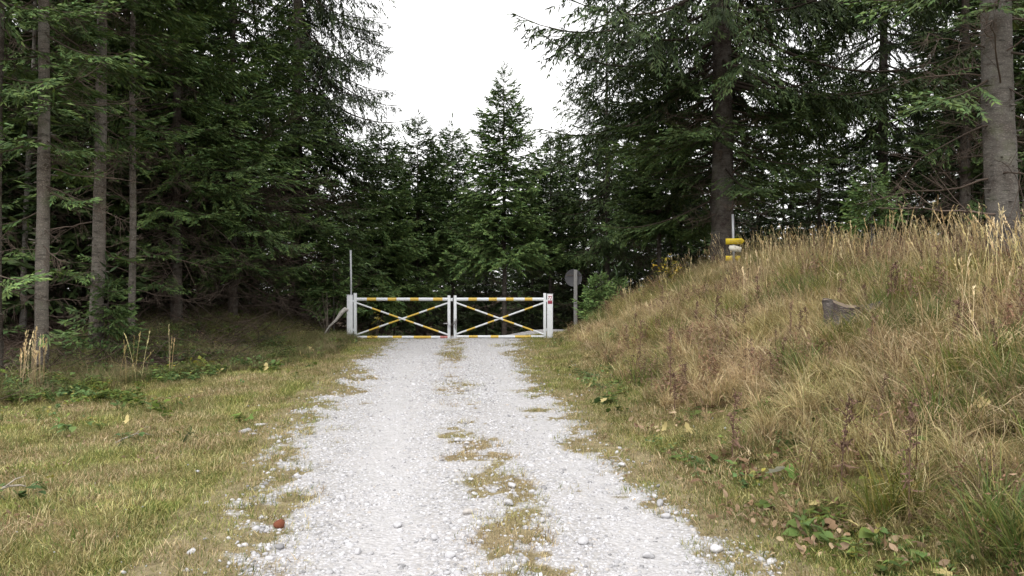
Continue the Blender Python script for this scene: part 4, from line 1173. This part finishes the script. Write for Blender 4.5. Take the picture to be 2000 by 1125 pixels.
def weed(seed, H):
    r_ = np.random.default_rng(seed)
    st_ = MB(); hd = MB()
    t = np.linspace(0, 1, 7)
    p = np.stack([r_.normal(0, .08) * t ** 2 * H, r_.normal(0, .05) * t ** 2 * H, H * t - .05], -1)
    c = np.array([.10, .062, .045]) * r_.uniform(.8, 1.5)
    v, tt = tube(p, np.linspace(.0055, .002, 7), 5); st_.add(v, tt, c)
    for k in range(13):
        s = r_.uniform(.35, .95); q_ = np.array([np.interp(s, t, p[:, j]) for j in range(3)])
        az = r_.uniform(0, 6.28); d = np.array([math.cos(az), math.sin(az), r_.uniform(.5, 1.4)]); d /= np.linalg.norm(d)
        l = H * r_.uniform(.06, .16) * (1.15 - s * .5)
        v, tt = tube(np.stack([q_, q_ + d * l * .6, q_ + d * l + [0, 0, l * .25]]), [.0028, .002, .0014], 3); st_.add(v, tt, c)
        for j in range(9):
            pq = q_ + d * l * r_.uniform(.35, 1.05) + r_.normal(0, .008, 3)
            leafshape(hd, pq, r_.normal(0, 1, 3) + [0, 0, .6], r_.normal(0, 1, 3), r_.uniform(.012, .032), .013, c * r_.uniform(.7, 1.9), .2, 2)
    for j in range(46):
        s = r_.uniform(.6, 1.0); q_ = np.array([np.interp(s, t, p[:, jj]) for jj in range(3)])
        leafshape(hd, q_ + r_.normal(0, .012, 3), r_.normal(0, .7, 3) + [0, 0, .5], r_.normal(0, 1, 3), r_.uniform(.015, .035), .013, c * r_.uniform(.7, 1.9), .2, 2)
    for j in range(7):
        s = r_.uniform(.15, .6); q_ = np.array([np.interp(s, t, p[:, jj]) for jj in range(3)]); az = r_.uniform(0, 6.28)
        leafshape(hd, q_, np.array([math.cos(az), math.sin(az), -.8]), r_.normal(0, 1, 3), r_.uniform(.05, .1), .022, c * 1.3, .6, 3)
    e = empty('dry_weed', (0, 0, -50))
    link('stem', st_.mesh('stem', M['weed']), e); tag(link('seed_head', hd.mesh('seed_head', M['weed']), e), kind='stuff')
    return e
protos = [weed(900 + k, H) for k, H in enumerate([.62, .75, .9, .55])]
wspots = [(1430, 6.9), (1642, 5.6), (1775, 5.0), (1318, 9.0), (1330, 9.4), (1560, 9.5), (1545, 9.9), (1530, 9.0), (1700, 8.0), (1740, 9.2), (1880, 7.2), (1905, 7.0), (1860, 8.0), (1450, 11), (1225, 13), (1650, 11.5), (1935, 8.3), (1800, 10.5),
          (1295, 14.5), (1405, 10.2), (1480, 12.5), (1610, 13), (1760, 12.5), (1840, 12), (1965, 9.5), (1690, 14), (1590, 15), (1870, 10), (1990, 7.8), (1720, 6.6), (1545, 9.3), (1575, 9.8), (1515, 9.6), (1340, 9.2), (1310, 9.6), (1870, 7.5), (1895, 7.6), (1920, 7.9), (1780, 9.0), (1750, 9.6), (1470, 9.4), (1395, 11.5), (1250, 12.2), (1690, 9.9), (1640, 10.4), (1950, 6.6), (1835, 8.9), (1240, 15), (1360, 13), (1560, 12)]
used = set(); rw = np.random.default_rng(8)
for i, (u, y_) in enumerate(wspots):
    k = i % 4; x_ = U(u, y_); loc = (x_, y_, h1(x_, y_))
    if k not in used:
        used.add(k); o = protos[k]; o.location = loc; o.rotation_euler = (0, 0, rw.uniform(0, 6)); s = rw.uniform(.85, 1.15); o.scale = (s, s, s)
    else: o = dup(protos[k], loc, rw.uniform(0, 6), rw.uniform(.5, 1.15))
    tag(o, 'withered dark brown weed stalk with seed heads in the bank grass', 'weed', 'withered weeds on the bank')

# tall reed tufts
def reed(seed, n, h0, h1_, rad, name, loc, label, spread=.12):
    r_ = np.random.default_rng(seed); st_ = MB(); hd = MB(); lf = MB()
    for _ in range(n):
        a = r_.uniform(0, 6.28); rr_ = rad * math.sqrt(r_.random()); L = r_.uniform(h0, h1_); lx_, ly_ = r_.normal(.03, spread), r_.normal(0, spread)
        t = np.linspace(0, 1, 6); p = np.stack([rr_ * math.cos(a) + lx_ * L * t ** 1.5, rr_ * math.sin(a) + ly_ * L * t ** 1.5, L * t - .03], -1)
        c = np.array(STRAW[r_.integers(4)]) * r_.uniform(.85, 1.35)
        v, tt = tube(p, np.linspace(.0045, .002, 6), 4); st_.add(v, tt, c)
        dd = (p[-1] - p[-2]) / np.linalg.norm(p[-1] - p[-2])
        for k in range(16):
            leafshape(hd, p[-1] - dd * r_.uniform(0, .2), dd + r_.normal(0, .2, 3), r_.normal(0, 1, 3), r_.uniform(.03, .06), .01, c * 1.1, .1, 2)
        for k in range(2):
            s = r_.uniform(.1, .5); q_ = np.array([np.interp(s, t, p[:, j]) for j in range(3)]); az = r_.uniform(0, 6.28)
            leafshape(lf, q_, np.array([math.cos(az), math.sin(az), 1.2]), np.array([math.cos(az), math.sin(az), -.2]) * -1, r_.uniform(.15, .3), .01, c * .9, .7, 4)
    e = empty(name, loc); tag(e, label, 'grass tuft')
    for nm, mb_ in (('stems', st_), ('seed_heads', hd), ('blades', lf)): tag(link(nm, mb_.mesh(nm, M['grass_tall']), e), kind='stuff')
def reed_at(seed, n, a, b, rad, u, y_, label, spread=.12):
    x_ = U(u, y_); reed(seed, n, a, b, rad, 'reed_tuft', (x_, y_, h1(x_, y_)), label, spread)
reed_at(31, 26, .55, .95, .16, 62, 11.6, 'tuft of tall dry straw in front of the stout grey trunk at the forest edge', .06)
reed_at(32, 26, .75, 1.25, .5, 1765, 12.0, 'dense tall dry reed stalks beside the spruce sapling on the bank', .16)
reed_at(33, 9, .6, 1.0, .35, 1880, 10.0, 'few tall dry stalks before the stout grey trunk', .16)
reed_at(34, 7, .6, .95, .4, 1640, 13, 'thin tall stalks near the spruce sapling toward the yellow signpost', .12)
reed_at(35, 9, .5, .85, .35, 1990, 8.8, 'tall dry stalks right at the foot of the stout grey trunk', .14)
reed_at(36, 7, .5, .85, .2, 250, 12.6, 'few leaning thin straw stems in front of the slim grey trunk', .28)
reed_at(37, 3, .6, .9, .08, 340, 13.5, 'lone upright straw stalks before the brown dead skirt of the dark spruce', .05)
reed_at(38, 6, .5, .8, .25, 1500, 17, 'thin dry stalks standing next to the yellow signpost', .14)

# yellow-leaved shrub, yellow deciduous sapling
def shrub(loc, label, H, wd, nst, nlf, cols, seed, L0=.05, L1=.09, name='leafy_shrub', bark=(.09, .07, .055)):
    r_ = np.random.default_rng(seed); st_ = MB(); lf = MB()
    for k in range(nst):
        az = r_.uniform(0, 6.28); sp = r_.uniform(.1, 1) * wd; hh = H * r_.uniform(.6, 1)
        t = np.linspace(0, 1, 6); p = np.stack([math.cos(az) * sp * t ** 1.3, math.sin(az) * sp * t ** 1.3, hh * t - .05], -1) + r_.normal(0, .012, (6, 3))
        v, tt = tube(p, np.linspace(.010 * H + .002, .003, 6), 4); st_.add(v, tt, bark)
        for j in range(nlf):
            s = r_.uniform(.35, 1); q_ = np.array([np.interp(s, t, p[:, jj]) for jj in range(3)]) + r_.normal(0, .07, 3)
            d = r_.normal(0, 1, 3); d[2] = d[2] * .4 - .1
            leafshape(lf, q_, d, np.array([0, 0, 1.]) + r_.normal(0, .4, 3), r_.uniform(L0, L1), r_.uniform(L0, L1) * .6, np.array(cols[r_.integers(len(cols))]) * r_.uniform(.7, 1.3), .2, 3)
    e = empty(name, loc); tag(e, label, 'shrub')
    link('stems', st_.mesh('stems', M['weed']), e); link('leaves', lf.mesh('leaves', M['herb']), e)
YL = [(.40, .33, .06), (.30, .28, .07), (.16, .19, .05), (.48, .38, .08)]
def at(u, y_): x_ = U(u, y_); return (x_, y_, h1(x_, y_))
shrub(at(1303, 20.5), 'yellow-leaved shrub on the crest of the bank before the dark forest', 1.0, .6, 13, 14, YL, 51, .07, .12)
shrub(at(1201, 22.3), 'few yellow leaves on a bare sprig beside the slim bare reddish trunk', 1.2, .25, 3, 7, YL, 52, .06, .09)
shrub(at(1270, 20.8), 'low dark green shrub at the foot of the yellow-leaved shrub', .4, .3, 7, 10, GREEN + YL[1:3], 53, .05, .08)
shrub(at(735, 21.6), 'thin sapling with few yellow green leaves behind the left striped gate leaf', .95, .22, 4, 7, YL, 54, .07, .11)
shrub(at(396, 14.5), 'small plant with upright pale yellow green leaves at the forest edge', .32, .16, 5, 5, [(.22, .24, .06), (.16, .20, .05)], 55, .07, .12)
shrub(at(622, 31), 'deciduous sapling with yellow autumn leaves behind the tall open-crowned spruce', 4.6, 1.1, 12, 55, [(.34, .24, .03), (.26, .19, .03), (.18, .16, .04)], 56, .08, .13)
shrub(at(640, 21.3), 'bare twiggy bush beside the gate post with the pole', 1.35, .5, 9, 1, BR[:2], 57, .03, .05, bark=(.16, .135, .11))

# fallen leaves
def leaf_me(seed, cols):
    r_ = np.random.default_rng(seed); b = MB()
    c = np.array(cols[r_.integers(len(cols))])
    n = 5; leafshape(b, np.array([-.5, 0, 0]), np.array([1, 0, .1]), np.array([0, 0, 1.]), 1, .72, c, r_.uniform(-.9, 1.0), n, .3)
    v, tt = tube([[-.75, .02, -.02], [-.5, 0, 0]], [.012, .012], 3); b.add(v, tt, c * .8)
    return b.mesh('fallen_leaf', M['leaf'])
lb = [leaf_me(60 + k, BR) for k in range(5)]
ly = [leaf_me(70 + k, [(.40, .36, .12), (.32, .32, .11), (.46, .38, .17)]) for k in range(4)]
rl = np.random.default_rng(9)
def drop_leaf(me, u, y_, s, label, grp, dz=.02, tilt=.4):
    x_ = U(u, y_); o = link('fallen_leaf', me); o.location = (x_, y_, h1(x_, y_) + dz + s * .12)
    o.rotation_euler = (rl.normal(0, tilt), rl.normal(0, tilt), rl.uniform(0, 6.28)); o.scale = (s, s, s)
    tag(o, label, 'leaf', grp)
for cu, cy, su, sy_, n in [(1440, 6.75, 34, .22, 30), (1480, 6.3, 30, .15, 16), (1560, 5.6, 60, .2, 12), (1645, 5.2, 50, .15, 9), (1650, 9.0, 26, .2, 6), (1370, 6.4, 14, .1, 3), (1850, 4.75, 70, .12, 6)]:
    for _ in range(n):
        drop_leaf(lb[rl.integers(5)], cu + rl.normal(0, su), cy + rl.normal(0, sy_), rl.uniform(.04, .08), 'curled brown dead leaf lying at the foot of the bank', 'brown leaves below the bank', rl.uniform(.025, .075), .5)
for u, y_, s in [(1920, 5.9, .12), (1710, 5.9, .10), (1585, 6.4, .08), (1345, 8.0, .10), (1300, 8.4, .09), (1890, 4.9, .12), (1940, 4.5, .13), (1840, 4.35, .12), (1660, 5.0, .11), (1590, 5.5, .08), (1620, 5.45, .08), (1180, 10.2, .11), (1150, 11.5, .10), (1780, 4.7, .10)]:
    drop_leaf(ly[rl.integers(4)], u, y_, s, 'yellow fallen leaf caught in the grass by the bank', 'yellow leaves by the bank', rl.uniform(.03, .12), .4)
for u, y_, s in [(430, 13.6, .14), (520, 14.2, .13), (250, 9.2, .09), (395, 11.5, .10), (585, 16.5, .14), (610, 17.5, .13), (340, 8.6, .06), (120, 9.0, .1)]:
    drop_leaf(ly[rl.integers(4)], u, y_, s, 'pale yellow leaf lying in the short grass of the forest-side verge', 'pale leaves on the verge', .04, .3)
wl_ = leaf_me(91, [(.62, .62, .56)]); gl_ = leaf_me(92, [(.13, .24, .05)])
drop_leaf(wl_, 1516, 6.15, .15, 'pale whitish upturned leaf among the brown leaves', None, .08, .3)
drop_leaf(gl_, 1547, 6.1, .13, 'single fresh green leaf among the brown leaves', None, .09, .3)

# loose stones worth naming
def stone_me(seed, mat, flat=.6):
    b = MB(); stone_mk(b, seed, flat, 2); return b.mesh('stone', mat)
M['stone_red'] = col_mat('red_stone', .85)
b = MB(); stone_mk(b, 44, .75, 2); b.c[-1] = np.tile([.16, .055, .03], (len(b.v[-1]), 1))
y_ = 5.45; o = link('stone', b.mesh('stone', M['stone_red'])); o.location = (U(545, y_), y_, h1(U(545, y_), y_) + .045); o.scale = (.105, .09, .10); o.rotation_euler = (.1, .2, .5)
tag(o, 'reddish brown stone lying on the edge of the white gravel', 'stone')
for k, (u, y_, s) in enumerate([(893, 8.15, .10), (912, 8.0, .075), (776, 5.5, .085), (1000, 6.4, .09), (1215, 7.2, .09), (1290, 6.0, .085), (1300, 5.7, .09), (995, 5.9, .10), (915, 5.7, .09), (1140, 5.1, .09), (1265, 4.9, .10), (850, 5.2, .08), (920, 6.6, .07), (1060, 5.5, .07), (700, 5.0, .075), (1400, 5.0, .10), (545, 5.05, .07), (880, 4.85, .085)]):
    o = link('stone', stone_me(200 + k, M['stone'])); o.location = (U(u, y_), y_, h1(U(u, y_), y_) + .025 + s * .12); o.scale = (s, s, s); o.rotation_euler = (rl.normal(0, .2), rl.normal(0, .2), rl.uniform(0, 6))
    tag(o, 'larger white limestone lying loose on the gravel road', 'stone', 'larger loose stones on the road')
for k, (u, y_, s) in enumerate([(480, 8.9, .22), (510, 9.2, .16), (495, 8.7, .12)]):
    o = link('stone', stone_me(230 + k, M['stone'], .3)); o.location = (U(u, y_), y_, h1(U(u, y_), y_) + .02); o.scale = (s, s * .8, s); o.rotation_euler = (0, 0, rl.uniform(0, 6))
    tag(o, 'flat pale stone half sunk in the verge grass', 'stone', 'flat stones in the verge')

# sticks
def stick(u0, v_y0, u1, v_y1, r0, label, z0=.03, z1=.03, c=(.36, .32, .27), seed=1, mid=.05):
    p0 = np.array([U(u0, v_y0), v_y0, 0]); p1 = np.array([U(u1, v_y1), v_y1, 0]); n = 7; t = np.linspace(0, 1, n)[:, None]
    p = p0 + (p1 - p0) * t; r_ = np.random.default_rng(seed); p[:, :2] += r_.normal(0, .015, (n, 2)); p[:, 2] = hgt(p[:, 0], p[:, 1]) + z0 + (z1 - z0) * t[:, 0] + mid * np.sin(t[:, 0] * 3.14)
    base = p[0].copy(); e = empty('stick', tuple(base)); tag(e, label, 'stick')
    b = MB(); v, tt = tube(p - base, np.linspace(r0, r0 * .5, n), 6, True); b.add(v, tt, c)
    q_ = (p - base)[3]; v, tt = tube(np.stack([q_, q_ + [.05, .06, .05], q_ + [.11, .08, .07]]), [r0 * .5, r0 * .4, r0 * .2], 5, True); b.add(v, tt, c)
    link('wood', b.mesh('wood', M['wood_grey'], True), e)
stick(-30, 6.0, 48, 6.2, .014, 'bleached crooked stick lying in the grass of the forest-side verge', .03, .09, seed=4)
stick(230, 8.4, 300, 8.8, .008, 'thin pale twig lying on the short grass of the verge', .03, .03, seed=5)
stick(-40, 12.2, 60, 13.4, .05, 'fallen grey log between the trunks at the forest edge', .06, .10, (.22, .18, .14), 6)
stick(1190, 7.5, 1225, 7.1, .006, 'small dry twig on the verge below the bank', .03, .03, seed=7)
